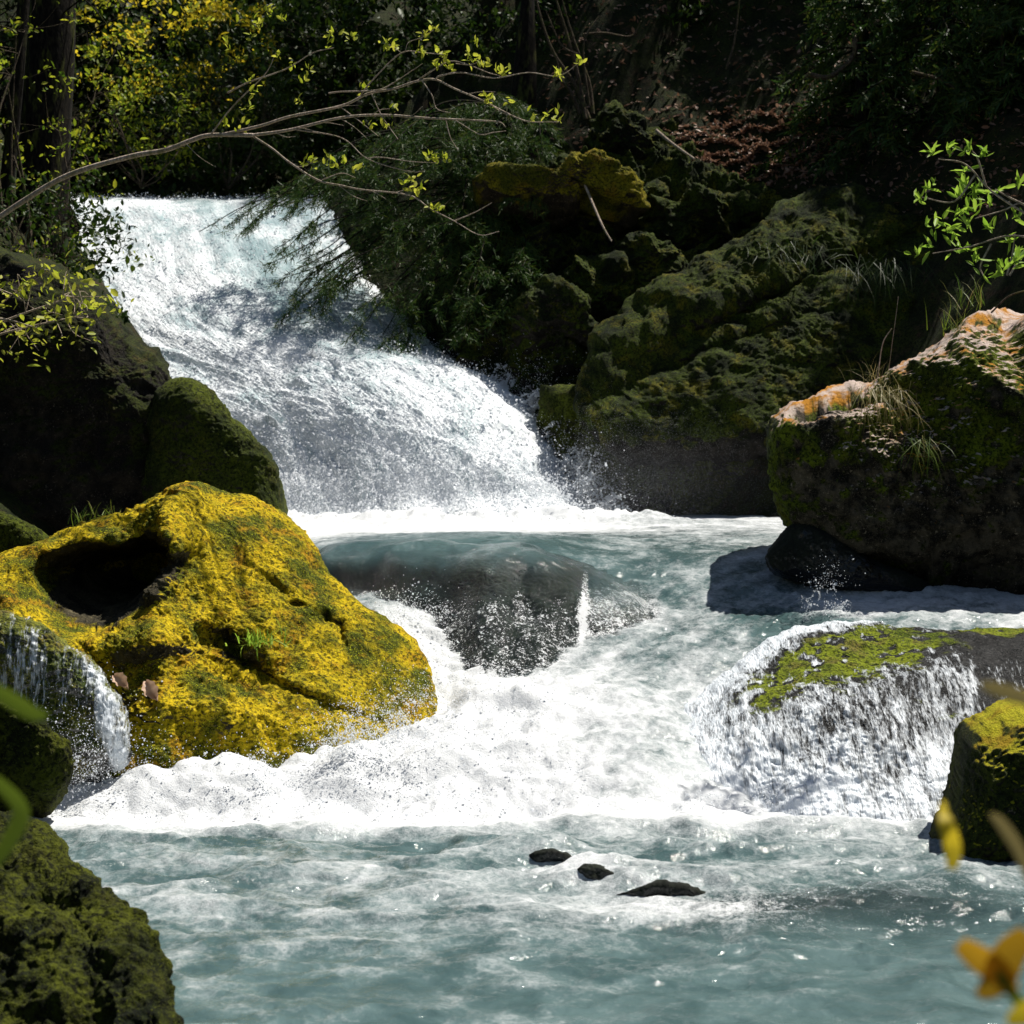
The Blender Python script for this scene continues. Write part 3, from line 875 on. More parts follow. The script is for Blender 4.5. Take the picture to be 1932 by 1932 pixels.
def tps_fit(xy, val, lam=.02):
    n = len(xy)
    d2 = ((xy[:, None] - xy[None]) ** 2).sum(-1)
    Kk = .5 * d2 * np.log(d2 + 1e-12)
    A = np.zeros((n + 3, n + 3))
    A[:n, :n] = Kk + lam * np.eye(n)
    A[:n, n] = A[n, :n] = 1
    A[:n, n + 1:] = xy
    A[n + 1:, :n] = xy.T
    return np.linalg.solve(A, np.concatenate([val, np.zeros(3)]))


def tps_eval(c, xy, q):
    out = np.empty(len(q), np.float32)
    n = len(xy)
    for s in range(0, len(q), 60000):
        b = q[s:s + 60000]
        d2 = ((b[:, None, 0] - xy[None, :, 0]) ** 2 + (b[:, None, 1] - xy[None, :, 1]) ** 2).astype(np.float32)
        out[s:s + 60000] = (.5 * d2 * np.log(d2 + 1e-12)) @ c[:n].astype(np.float32) + c[n] + b @ c[n + 1:]
    return out


RW = tps_fit(ctrl[:, :2], ctrl[:, 2])
RF = tps_fit(ctrl[:, :2], ctrl[:, 3], .05)


def river_base(q):
    return tps_eval(RW, ctrl[:, :2], q)


def make_river():
    ny, nx = 820, 640
    # rows spaced evenly as the surface recedes
    tt = np.linspace(0, 1, ny)
    Y = 4.3 * (24.5 / 4.3) ** tt
    U = np.linspace(-.62, .62, nx)
    X = (U[None, :] * (W * Y[:, None] * .92 + .9)).ravel()
    YY = np.repeat(Y, nx)
    q = np.stack([X, YY], -1)
    z = river_base(q)
    foam = np.clip(tps_eval(RF, ctrl[:, :2], q), 0, 1.15)
    z = np.where(YY < 10.4, z * sstep(10.9, 10.0, YY) * 0 + np.where(YY < 10.0, 0, z * sstep(10.0, 10.6, YY)), z)
    p = np.stack([X, YY, z * 1.3], -1)
    steep = sstep(10.7, 11.2, YY) * sstep(17, 15.5, YY)
    pool = sstep(11.2, 10.5, YY)
    mid = sstep(15.5, 17, YY)
    wp = p + .25 * np.stack([fbm(p * 1.1, 2, 201), fbm(p * 1.1, 2, 202), np.zeros(len(p))], -1)
    # lower pool: short confused waves, ridged crests
    a = pool * (.5 + .5 * sstep(6, 10, YY))
    z += a * (.12 * (ridged(wp * np.array([.8, 1.5, 1]), 4, 210) - .2) + .03 * fbm(wp * np.array([3.2, 4.2, 1]), 4, 214) + .012 * ridged(wp * 8, 3, 216))
    # rapids and boil: puffy white water
    fw = sstep(.55, 1.0, foam)
    z += steep * (.13 * fw * billow(wp * 1.5, 3, 220) + .05 * fbm(wp * 4.2, 4, 224) + .014 * fw * billow(wp * 7, 3, 226) + .02 * (1 - .7 * fw) * fbm(p * 20, 2, 227))
    wob = sstep(10.4, 10.75, YY) * sstep(11.4, 11.0, YY)
    z += wob * (.05 + .09 * fbm(np.stack([X * 1.5, YY * .6, X * 0], -1), 3, 229))
    z += mid * .15 * np.exp(-((YY - 20.6 - .25 * np.sin(X * 1.7)) / .7) ** 2) * sstep(3.2, 1.0, X) * (1 + 1.5 * fbm(np.stack([X * 2.2, YY * 2.2, 0 * X], -1), 5, 238, .6))
    z += mid * (.03 * ridged(wp * np.array([1.2, 1.6, 1]), 3, 230) + .012 * fbm(wp * 6, 3, 233) + .1 * sstep(.7, 1.1, foam) * np.maximum(0, billow(wp * 1.6, 4, 236) + .35))
    fo = foam + .28 * fw * 0 + pool * (.2 * fbm(wp * np.array([.8, 1.6, 1]), 3, 240) + .2 * (ridged(wp * np.array([.8, 1.5, 1]), 4, 210) - .35))
    fo = fo + .45 * steep * sstep(.85, 1.05, foam)
    fo = fo + steep * (.42 * fbm(np.stack([(X - YY * .8) * 3.0, (X + YY) * .8, 0 * X], -1) + wp * .3, 4, 244) * sstep(-1.6, .2, X) - .05)
    # water sliding over the black boulder
    m = hfs & (hv[:, 2] > -1)
    bx, by_ = hv[m, 0], hv[m, 1]
    x0, y0, cell = bx.min(), by_.min(), .05
    gx, gy = int((bx.max() - x0) / cell) + 2, int((by_.max() - y0) / cell) + 2
    H = np.full((gy, gx), -9.0)
    np.maximum.at(H, (((by_ - y0) / cell).astype(int), ((bx - x0) / cell).astype(int)), hv[m, 2])
    for _ in range(3):
        e = np.pad(H, 1, constant_values=-9)
        nb = np.max([e[1 + a:1 + a + gy, 1 + b:1 + b + gx] for a in (-1, 0, 1) for b in (-1, 0, 1)], 0)
        H = np.where(H < -5, nb, H)
    e = np.pad(H, 1, mode='edge')
    H = np.mean([e[1 + a:1 + a + gy, 1 + b:1 + b + gx] for a in (-1, 0, 1) for b in (-1, 0, 1)], 0)
    fx, fy = np.clip((X - x0) / cell, 0, gx - 1.001), np.clip((YY - y0) / cell, 0, gy - 1.001)
    ix, iy = fx.astype(int), fy.astype(int)
    fx, fy = fx - ix, fy - iy
    ix2, iy2 = np.minimum(ix + 1, gx - 1), np.minimum(iy + 1, gy - 1)
    hz = (H[iy, ix] * (1 - fx) + H[iy, ix2] * fx) * (1 - fy) + (H[iy2, ix] * (1 - fx) + H[iy2, ix2] * fx) * fy
    inside = (X > x0) & (X < bx.max()) & (YY > y0) & (YY < by_.max()) & (hz > 0)
    st_ = fbm(np.stack([X * 7, YY * 1.1, 0 * X], -1), 4, 250)
    ppx, ppy = PX(np.stack([X, YY, np.where(inside, hz, z)], -1))
    off = .02 + .012 * st_
    depth = np.where(inside, np.maximum(z - hz, off), 9)
    z = np.maximum(z, np.where(inside, hz + off, -9))
    thin = np.where(inside, sstep(.2, .04, depth + .02 * st_) * sstep(1022, 1096, ppy + 14 * st_), 0) * .96
    spk = .05 + .34 * sstep(1085, 1160, ppy) + .25 * np.exp(-((ppx - 1085) / 40) ** 2 - ((ppy - 1068) / 16) ** 2) + .35 * np.exp(-((ppx - 1104 + (ppy - 1100) * .05) / 9) ** 2) * sstep(1070, 1090, ppy) + .1 * sstep(1080, 1130, ppx)
    thin = thin * (1 - .55 * sstep(1085, 1150, ppx) * sstep(1190, 1120, ppy))
    fo = np.where(inside, fo * (1 - thin) + thin * (spk + .2 * st_), fo)
    thin = np.maximum(thin, .62 * np.exp(-((X - 1.7) / .95) ** 4 - ((YY - 8.45 - .12 * X + .15 * fbm(p * .9, 3, 255)) / .42) ** 2))
    for (sx, sy_, w) in [(.49, 9.3, .3), (.21, 9.8, .28), (.79, 8.99, .5)]:
        z += .075 * np.exp(-((X - sx) / w) ** 2 - ((YY - sy_ - .14) / .17) ** 2) * (1 + .8 * fbm(p * 5, 3, 260)) - .03 * np.exp(-((X - sx) / w) ** 2 - ((YY - sy_ + .35) / .2) ** 2)
        fo += .1 * np.exp(-((X - sx) / (w * 1.2)) ** 2 - ((YY - sy_ - .1) / .22) ** 2) + .2 * np.exp(-((X - sx - .1) / w) ** 2 - ((YY - sy_ + .4) / .3) ** 2)
    v = np.stack([X, YY, z], -1)
    o = build('river_water', v, grid_faces(nx, ny), M['river'], attrs={'foam': fo, 'thin': thin})
    tag(o, None, None, kind='structure')
    return v, fo


RV, RFO = make_river()

# ------------------------------------------------------------------ the fall
left_e = [(120, 372, 30.5), (130, 380, 28.6), (148, 425, 27.8), (150, 500, 26.8), (165, 545, 26.2), (190, 610, 25.4), (245, 668, 24.7), (310, 705, 24.2), (345, 750, 23.7), (425, 800, 23.2), (480, 855, 22.8), (505, 905, 22.4), (515, 970, 22), (520, 1015, 21.2)]
right_e = [(620, 372, 30.8), (620, 384, 28.8), (650, 450, 27.9), (700, 530, 27.0), (760, 595, 26.2), (815, 650, 25.5), (880, 680, 25.0), (955, 718, 24.5), (1015, 770, 24), (1045, 835, 23.5), (1068, 895, 23), (1100, 935, 22.6), (1140, 965, 22.3), (1180, 1015, 21.4)]


def make_fall():
    nu, nv = 560, 620
    a = curve(left_e, 30)
    b = curve(right_e, 30)
    t = np.linspace(0, 1, nv)

    def res(c):
        s = np.linspace(0, 1, len(c))
        return np.stack([np.interp(t, s, c[:, k]) for k in range(3)], -1)
    A = np.array([P(*q) for q in res(a)])
    B = np.array([P(*q) for q in res(b)])
    s = np.linspace(0, 1, nu)
    v = A[:, None] * (1 - s)[None, :, None] + B[:, None] * s[None, :, None]
    sb = s ** 1.6
    bul = (4 * sb * (1 - sb))[None, :] * np.interp(t, [0, .1, .3, .7, 1], [0, .05, .5, 1.3, 1.0])[:, None]
    v[..., 1] -= bul * .8
    v[..., 2] += bul * .25
    v = v.reshape(-1, 3)
    T = np.repeat(t, nu)
    S = np.tile(s, nv)
    # coordinates that run with the flow
    q = np.stack([S * 6.5, T * 9, 0 * T], -1)
    qw = q + .35 * np.stack([fbm(q * .8, 3, 301), fbm(q * .8, 3, 302), 0 * T], -1)
    rough = np.interp(T, [0, .12, .4, .7, 1], [.25, .5, .8, 1.0, 1.2])
    n = np.array([.05, -.68, .73])
    low = sstep(.3, .6, T)
    h = low * .2 * np.maximum(0, billow(qw * np.array([1.7, 1.6, 1]), 3, 306) + .3) + .13 * fbm(qw * np.array([1.0, .7, 1]), 2, 305) + .06 * billow(qw * np.array([1.3, 1.1, 1]), 2, 308) + .035 * fbm(qw * np.array([4, 3.6, 1]), 3, 312) + .022 * fbm(q * np.array([18, 16, 1]), 3, 315)
    edge = np.minimum(1, 8 * np.minimum(S, 1 - S))
    v = v + n * (h * rough * (.4 + .6 * edge))[:, None]
    # ragged sides
    v[:, 0] += ((1 - edge) * .25 * fbm(q * np.array([2, 3.2, 1]), 4, 320)) * np.where(S < .5, .6, 1)
    px, py = PX(v)
    foam = .58 + .42 * fbm(qw * np.array([1.3, 1.0, 1]), 4, 330) + .1 * T + .25 * sstep(.9, .98, T)
    foam -= .5 * np.exp(-(((px - 560) * .8 + (py - 540) * .6) / 170) ** 2 - (((px - 560) * -.6 + (py - 540) * .8) / 60) ** 2)
    foam -= .18 * np.exp(-((px - 560) / 200) ** 2 - ((py - 400) / 35) ** 2)
    o = build('waterfall', v, grid_faces(nu, nv), M['fall'], attrs={'foam': foam})
    tag(o, None, None, kind='structure')
    return v, S, T


FV, FS, FT = make_fall()


# ------------------------------------------------------------------ spray: drops and splash arcs
def make_spray():
    acc = Acc()

    def drops(pos, size):
        n = len(pos)
        sc = size[:, None] * (.7 + .6 * rng.random((n, 3)))
        acc.inst(OCT_V, pos, rdir(n), rdir(n), sc, t=OCT_T)
    up = np.array([0, -.68, .73])
    # over the fall
    n = 42000
    w = (.25 + FT) * (FT < .97)
    i = rng.choice(len(FV), n, p=w / w.sum())
    d = rng.exponential(.05, n) * (.4 + FT[i])
    drops(FV[i] + up * d[:, None] + rng.normal(0, .03, (n, 3)), rng.exponential(.0042, n) + .003)
    # right edge thrown out, wide cloud
    n = 5000
    m = np.where((FS > .93) & (FT > .45))[0]
    i = rng.choice(m, n)
    out = np.array([.9, -.3, .35])
    d = rng.exponential(.2, n)
    drops(FV[i] + out * d[:, None] + rng.normal(0, .08, (n, 3)), rng.exponential(.0018, n) + .0018)
    # fine mist drifting right of the foot
    n = 50000
    b = P(1130, 930, 22.0)
    pos = b + np.stack([np.abs(rng.normal(0, 1.1, n)) - .3, rng.normal(0, .5, n), rng.normal(.1, .42, n)], -1)
    pos = pos[pos[:, 2] > 1.6]
    drops(pos, np.full(len(pos), .0013))
    # foot of the fall
    n = 7000
    m = np.where(FT > .86)[0]
    i = rng.choice(m, n)
    drops(FV[i] + np.stack([rng.normal(0, .15, n), -rng.exponential(.2, n), rng.exponential(.16, n)], -1), rng.exponential(.0035, n) + .003)
    # rapids
    fx, fy = RV[:, 0], RV[:, 1]
    w = sstep(.72, 1.05, RFO) * (fy > 10.9) * (fy < 15.5)
    n = 9000
    i = rng.choice(len(RV), n, p=w / w.sum())
    drops(RV[i] + np.stack([rng.normal(0, .03, n), rng.normal(0, .03, n), rng.exponential(.05, n)], -1), rng.exponential(.0018, n) + .0015)
    # thrown higher against the golden boulder and at the left end
    for (px, py, Y, sx, sz, n) in [(720, 1400, 11.7, .25, .12, 1300), (800, 1330, 12.4, .2, .12, 800), (160, 1470, 11.3, .22, .25, 2600), (100, 1500, 11.2, .15, .2, 1200), (1110, 930, 22, .25, .3, 900), (590, 690, 24, .4, .4, 900), (1000, 780, 23.9, .4, .35, 1500), (1560, 1110, 14.7, .1, .12, 250), (760, 1170, 14.2, .2, .12, 1300)]:
        c = P(px, py, Y)
        drops(c + np.stack([rng.normal(0, sx, n), rng.normal(0, .15, n), np.abs(rng.normal(0, sz, n))], -1), rng.exponential(.0016, n) + .0016 * Y / 12)
    # arcs
    for (px, py, Y, vx, vz, num, size) in [(1100, 935, 22, .5, 2.3, 16, .013), (1040, 820, 23.3, 1.0, 1.7, 22, .014), (1000, 770, 23.7, .9, 1.6, 18, .014), (950, 725, 24.2, .8, 1.4, 16, .013), (1070, 890, 22.8, .8, 1.8, 20, .014), (880, 690, 24.6, .6, 1.3, 12, .012), (1150, 965, 21.8, .4, 1.4, 16, .012), (590, 690, 24, .6, 1.8, 16, .014), (700, 1400, 11.8, -.7, 1.6, 18, .007), (760, 1385, 11.8, -.3, 1.7, 16, .007), (660, 1420, 11.7, -.8, 1.3, 14, .007), (480, 1445, 11.4, .1, 1.2, 8, .007),
                                          (1420, 1525, 11, .1, 1.2, 8, .006), (1330, 1520, 11, -.1, 1.3, 7, .006), (1560, 1150, 14.6, .1, 1.4, 9, .008), (900, 880, 22.3, .2, 1.6, 14, .012), (760, 850, 22.8, 0, 1.6, 14, .012)]:
        size *= 1.9 if Y > 18 else 1.35
        num = int(num * 1.7)
        c = P(px, py, Y)
        for k in range(num):
            vel = np.array([vx + rng.normal(0, .5), rng.normal(-.2, .4), vz * (.4 + .8 * rng.random())])
            T = rng.uniform(.16, .36)
            tt = np.linspace(0, T, 16)[:, None]
            pts = c + rng.normal(0, .08, 3) + vel * tt + np.array([0, 0, -4.9]) * tt ** 2
            pts[:, 0] += .02 * np.sin(tt[:, 0] * 40 + k)
            u = np.linspace(0, 1, 34) ** .8
            bead = np.stack([np.interp(u, np.linspace(0, 1, 16), pts[:, c2]) for c2 in range(3)], -1)
            bead += rng.normal(0, 1, bead.shape) * (.004 + .03 * u[:, None] ** 2)
            drops(bead, size * (.85 - .55 * u) * rng.uniform(.35, 1.1, 34))
    o = acc.build('spray', M['drops'])
    tag(o, None, None, kind='stuff')


make_spray()


def make_mist():
    nu, nv = 32, 17
    a = np.linspace(0, 2 * math.pi, nu, endpoint=False)
    b = np.linspace(.02, math.pi - .02, nv)
    c = P(1235, 915, 21.9)
    v = np.stack([np.outer(np.sin(b), np.cos(a)) * 2.3, np.outer(np.sin(b), np.sin(a)) * .9, np.outer(np.cos(b), np.ones(nu)) * 1.0], -1).reshape(-1, 3) + c
    f = grid_faces(nu, nv, True)[:, ::-1]
    n = len(v)
    v = np.vstack([v, c + [0, 0, 1.0], c - [0, 0, 1.0]])
    t = [[(k + 1) % nu, k, n] for k in range(nu)] + [[(nv - 1) * nu + k, (nv - 1) * nu + (k + 1) % nu, n + 1] for k in range(nu)]
    m = NT('mist')
    p = m.n('Mapping', i_Vector=m.n('TexCoord', out=3), i_Location=(0, 0, -1.0), i_Scale=(1 / 2.3, 1 / .9, 1.0))
    r = m.n('VectorMath', out=1, operation='LENGTH', i_0=p)
    d = m.math('MULTIPLY', m.ramp(r, 1.0, .1), m.ramp(m.noise(p, 1.6, 3, .6), .3, .7, .35, 1.0))
    vol = m.n('VolumePrincipled', i_Color=(.9, .9, .93), i_Density=m.math('MULTIPLY', d, .075))
    m.t.links.new(vol, m.out.inputs[1])
    o = build('mist', v, [f, np.array(t)], m.m)
    tag(o, None, None, kind='stuff')


make_mist()


# ------------------------------------------------------------------ plants
def leaf_cluster(acc, pos, n, size, up=(0, 0, 1), spread=1.0, tmpl=LEAF_V):
    d = nrm(np.asarray(up) + spread * rng.normal(size=(n, 3)))
    acc.inst(tmpl, np.asarray(pos) + .02 * rng.normal(size=(n, 3)), d, rdir(n) + np.array([0, 0, .6]), size * rng.uniform(.6, 1.1, n), q=LEAF_Q)


def spring_branch():
    base = P(60, 360, 15.5)
    tr = thing('overhanging_branch', 'long bare grey branch with young yellow green leaves reaching across above the waterfall lip', 'branch', base)
    wood, leaves = Acc(), Acc()

    def Yof(px):
        return 15.4 - (px - 100) * .0022

    def br(pts, r0, r1, j=0.03):
        c = np.array([P(a, b, Yof(a) + rng.normal(0, .02)) for a, b in pts])
        c = curve(c, 6)
        wood.tube(c, r0, r1, 6)
    br([(-30, 430), (40, 382), (130, 330), (247, 295), (313, 283), (360, 265), (397, 255), (477, 255)], .026, .017)
    br([(477, 255), (547, 245), (644, 222), (724, 217), (811, 223), (897, 227), (941, 230), (954, 240)], .014, .004)
    br([(397, 256), (423, 253), (493, 237), (547, 220), (644, 200), (694, 177), (744, 167), (787, 153), (821, 150), (857, 167), (911, 190), (944, 207), (977, 223), (1004, 230), (1054, 230)], .014, .004)
    br([(620, 176), (644, 173), (711, 170), (741, 157), (770, 138), (797, 120)], .007, .003)
    br([(787, 153), (801, 143), (844, 117), (877, 120), (921, 137), (944, 143)], .007, .003)
    br([(821, 150), (831, 143), (871, 137), (931, 147), (997, 137), (1054, 143), (1094, 117)], .007, .003)
    br([(680, 180), (704, 150), (757, 100), (801, 100), (837, 103)], .007, .003)
    br([(757, 100), (742, 88), (727, 83)], .004, .003)
    br([(765, 95), (771, 80), (797, 70), (817, 57)], .004, .003)
    br([(477, 257), (513, 280), (547, 307), (600, 340), (644, 350), (684, 358), (771, 368), (811, 393), (857, 417), (904, 443), (941, 437)], .011, .003)
    br([(857, 417), (897, 400), (927, 383)], .005, .003)
    br([(607, 340), (644, 327), (670, 335)], .005, .003)
    br([(644, 203), (680, 230), (714, 257)], .005, .003)
    br([(701, 177), (721, 220), (751, 263)], .006, .003)
    br([(861, 228), (904, 253), (930, 250), (954, 247)], .005, .003)
    br([(841, 227), (850, 260), (864, 283)], .005, .003)
    br([(560, 245), (644, 260), (694, 300), (771, 323), (801, 322)], .006, .003)
    br([(694, 298), (721, 297), (777, 305), (824, 307)], .005, .003)
    br([(797, 153), (815, 180), (824, 205), (850, 213)], .006, .003)
    br([(430, 175), (470, 155), (540, 130), (590, 100), (630, 90)], .008, .003)
    br([(397, 255), (440, 200), (500, 140), (520, 100)], .008, .003)
    # bare side twigs
    for (a, b) in [(560, 240), (590, 232), (640, 222), (700, 218), (760, 220), (620, 205), (560, 315), (640, 350), (700, 360), (740, 365), (880, 178), (930, 200), (860, 120), (520, 250), (480, 240), (350, 270), (300, 285)]:
        dx, dy = rng.uniform(20, 60), rng.uniform(-35, 45)
        br([(a, b), (a + dx * .5, b + dy * .5 + rng.normal(0, 4)), (a + dx, b + dy)], .004, .002)
    cl = [(727, 83), (735, 86), (745, 85), (801, 97), (830, 100), (836, 106), (845, 130), (850, 127), (880, 107), (890, 113), (910, 120), (957, 137), (943, 140), (1054, 143), (1056, 135), (1094, 117), (817, 57), (797, 68),
          (827, 127), (917, 188), (927, 195), (957, 190), (744, 212), (695, 232), (725, 240), (648, 305), (675, 320), (767, 350), (790, 355), (778, 340), (785, 362), (832, 393), (817, 390), (813, 297), (820, 305), (840, 299), (1004, 222), (1033, 218), (1054, 224), (662, 73), (899, 80), (685, 165),
          (480, 42), (493, 50), (533, 37), (507, 23), (473, 70), (427, 83), (390, 43), (363, 20), (527, 103), (550, 117), (580, 133), (573, 153), (627, 60), (623, 83), (477, 150), (473, 173), (563, 193), (467, 207), (427, 230), (453, 240), (573, 307), (587, 305), (617, 293), (617, 313)]
    for a, b in cl:
        leaf_cluster(leaves, P(a, b, Yof(a)), rng.integers(5, 10), .07, (.1, 0, .7), .8)
    wood.build('limb', M['twig'], tr)
    leaves.build('leaves', M['spring'], tr)


spring_branch()


def bush(name, label, cat, center_px, Y, radii, nclump, per, size, lmat, wmat, stems=8, seed=0, drop=0.0, depth=None, group=None, base=None, up=(0, 0, .5), hollow=.25, droopy=0):
    """shrub or tree crown: stems from a base, twigs to clumps, leaves round each clump"""
    c = P(*center_px, Y)
    rx, ry, rz = radii
    b = np.array(base) if base is not None else c - np.array([0, 0, rz * 1.1])
    t = thing(name, label, cat, b, group)
    wood, leaves = Acc(), Acc()
    d = rdir(nclump)
    r = rng.uniform(hollow, 1, nclump) ** .6
    cl = c + d * r[:, None] * np.array([rx, ry, rz])
    cl += .25 * min(rx, rz) * np.stack([fbm(cl * .9, 2, seed + k) for k in range(3)], -1)
    hubs = []
    for k in range(stems):
        e = c + rdir(1)[0] * np.array([rx, ry, rz]) * .55
        m = (b + e) / 2 + rng.normal(0, .15, 3) * rx
        pts = curve([b + rng.normal(0, .006, 3), m, e], 8)
        r0 = .012 + .02 * rng.random() * max(rz, 1)
        wood.tube(pts, r0, .006, 5)
        hubs.append(pts[len(pts) // 2:])
    hubs = np.vstack(hubs)
    for q in cl:
        h = hubs[np.argmin(((hubs - q) ** 2).sum(-1) + rng.random(len(hubs)) * .2)]
        wood.tube(curve([h, (h + q) / 2 + rng.normal(0, .06, 3), q], 4), .006, .003, 3)
    n = nclump * per
    pos = np.repeat(cl, per, 0) + rng.normal(0, 1, (n, 3)) * np.array([.12, .12, .08]) * (size / .09) ** .5
    dirs = nrm(rng.normal(size=(n, 3)) + np.array(up))
    leaves.inst(LEAF_V, pos, dirs, rdir(n) + np.array([0, 0, .8]), size * np.clip(rng.lognormal(0, .35, n), .4, 1.9), q=LEAF_Q)
    wood.build('branches', wmat, t)
    leaves.build('crown', lmat, t)
    return t


def gz(x, y):
    return float(terrain_z(np.array([x]), np.array([y]))[0])


# left thicket
bush('shrub', 'olive green leafy shrub on the bank at the upper left edge', 'shrub', (30, 270), 22, (1.9, 1.2, 2.6), 85, 16, .065, M['bush'], M['twig_dark'], 12, 1)
bush('shrub', 'green leafy shrub behind the long branch just above the waterfall lip', 'shrub', (265, 235), 30.2, (2.0, .9, 1.0), 70, 18, .085, M['bush'], M['twig_dark'], 9, 2)
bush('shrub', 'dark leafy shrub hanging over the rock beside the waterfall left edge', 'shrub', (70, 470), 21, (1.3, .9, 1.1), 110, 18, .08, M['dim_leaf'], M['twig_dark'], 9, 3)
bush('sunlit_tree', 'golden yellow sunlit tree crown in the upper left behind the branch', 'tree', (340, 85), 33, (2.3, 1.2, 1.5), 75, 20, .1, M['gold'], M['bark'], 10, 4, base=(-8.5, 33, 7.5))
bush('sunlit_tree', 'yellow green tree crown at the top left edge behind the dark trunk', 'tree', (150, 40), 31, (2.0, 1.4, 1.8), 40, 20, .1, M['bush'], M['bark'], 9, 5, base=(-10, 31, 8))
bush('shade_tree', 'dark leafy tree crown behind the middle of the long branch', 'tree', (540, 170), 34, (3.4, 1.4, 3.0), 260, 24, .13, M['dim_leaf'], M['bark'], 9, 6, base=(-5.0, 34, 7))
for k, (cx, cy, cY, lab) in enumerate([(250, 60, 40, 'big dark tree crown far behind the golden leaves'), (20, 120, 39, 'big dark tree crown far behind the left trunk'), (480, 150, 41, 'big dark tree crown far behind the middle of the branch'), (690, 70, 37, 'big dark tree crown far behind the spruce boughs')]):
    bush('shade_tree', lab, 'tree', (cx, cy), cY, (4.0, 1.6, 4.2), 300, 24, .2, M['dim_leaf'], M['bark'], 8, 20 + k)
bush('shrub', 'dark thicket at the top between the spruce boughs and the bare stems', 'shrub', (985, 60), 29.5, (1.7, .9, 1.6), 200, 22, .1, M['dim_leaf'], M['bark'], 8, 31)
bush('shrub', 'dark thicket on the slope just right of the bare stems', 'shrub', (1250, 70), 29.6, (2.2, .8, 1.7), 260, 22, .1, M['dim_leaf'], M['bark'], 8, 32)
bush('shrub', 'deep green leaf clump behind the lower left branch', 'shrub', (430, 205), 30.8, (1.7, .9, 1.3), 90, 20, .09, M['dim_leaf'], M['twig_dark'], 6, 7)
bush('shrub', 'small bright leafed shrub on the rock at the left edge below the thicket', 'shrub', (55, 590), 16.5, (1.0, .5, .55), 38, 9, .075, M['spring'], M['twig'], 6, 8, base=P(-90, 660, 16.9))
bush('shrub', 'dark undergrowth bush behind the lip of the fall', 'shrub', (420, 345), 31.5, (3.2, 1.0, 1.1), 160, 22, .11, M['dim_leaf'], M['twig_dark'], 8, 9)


def trunk(name, label, pts, r0, r1, mat, Y=None, limbs=0, cat='tree'):
    c = np.array([P(a[0], a[1], a[2] if len(a) > 2 else Y) for a in pts])
    t = thing(name, label, cat, c[0])
    a = Acc()
    cc = curve(c, 8)
    a.tube(cc, r0, r1, 10)
    a.build('trunk', mat, t)
    if limbs:
        for k in range(limbs):
            b = Acc()
            s = cc[rng.integers(len(cc) // 4, len(cc) - 1)]
            d = nrm(np.array([rng.choice([-1, 1]) * rng.uniform(.6, 1), rng.normal(0, .4), rng.uniform(-.5, .1)]))
            L = rng.uniform(.8, 2.6)
            e = s + d * L
            b.tube(curve([s, (s + e) / 2 + np.array([0, 0, .12]), e - np.array([0, 0, .15 * L])], 5), .018, .005, 4)
            b.build('limb', mat, t)
    return t


trunk('tree', 'thick dark tree trunk standing at the top left', [(78, 480, 24), (85, 250, 24), (95, 100, 24), (100, -60, 24), (103, -260, 24)], .38, .3, M['bark'], limbs=10)
trunk('tree', 'thin dark trunk leaning at the far left edge', [(5, 420, 22.5), (25, 230, 22.5), (45, 0, 22.5), (60, -150, 22.5)], .1, .07, M['bark'], limbs=5)


# spruce trees -------------------------------------------------------
NEED_V = [(-.5, 0, 0), (.5, 0, 0), (.22, 1, -.12), (-.22, 1, -.12)]
NEED_Q = [(0, 1, 2, 3)]


def bough(wood, need, a, b, sag, width, nside, fineness=1.0):
    """one spruce bough from a to b: axis, side twigs, drooping needle sprays"""
    L0 = np.linalg.norm(b - a)
    m = a * .55 + b * .45 + np.array([0, 0, sag]) + rng.normal(0, .05, 3) * L0
    m2 = a * .18 + b * .82 + np.array([0, 0, sag * .6]) + rng.normal(0, .03, 3) * L0
    ax = curve([a, m, m2, b], 8)
    wood.tube(ax, .018, .005, 4)
    L = np.linalg.norm(b - a)
    fwd = nrm(b - a)
    sidev = nrm(np.cross(fwd, [0, 0, 1]))
    for i in range(nside):
        f = rng.uniform(.12, 1)
        s = ax[int(f * (len(ax) - 1))]
        sg = rng.choice([-1, 1])
        ln = width * (1.08 - f) * rng.uniform(.6, 1.1) + .12
        d = nrm(fwd * .75 + sidev * sg * .8 + np.array([0, 0, -.35]) + rng.normal(0, .15, 3))
        e = s + d * ln
        k = max(3, int(ln / .07))
        u = np.linspace(.05, 1, k)[:, None]
        pts = s + (e - s) * u + np.array([0, 0, -.18 * ln]) * u ** 2
        m3 = int(3 * fineness)
        n = k * m3
        pp = np.repeat(pts, m3, 0) + rng.normal(0, .02, (k * m3, 3))
        dd = nrm(np.repeat(d[None], n, 0) + .75 * rng.normal(size=(n, 3)) + np.array([0, 0, -.3]))
        sc = np.stack([np.full(n, .028 / fineness), rng.uniform(.08, .17, n) / fineness ** .4, np.full(n, .1)], -1)
        need.inst(NEED_V, pp, dd, rdir(n), sc, q=NEED_Q)


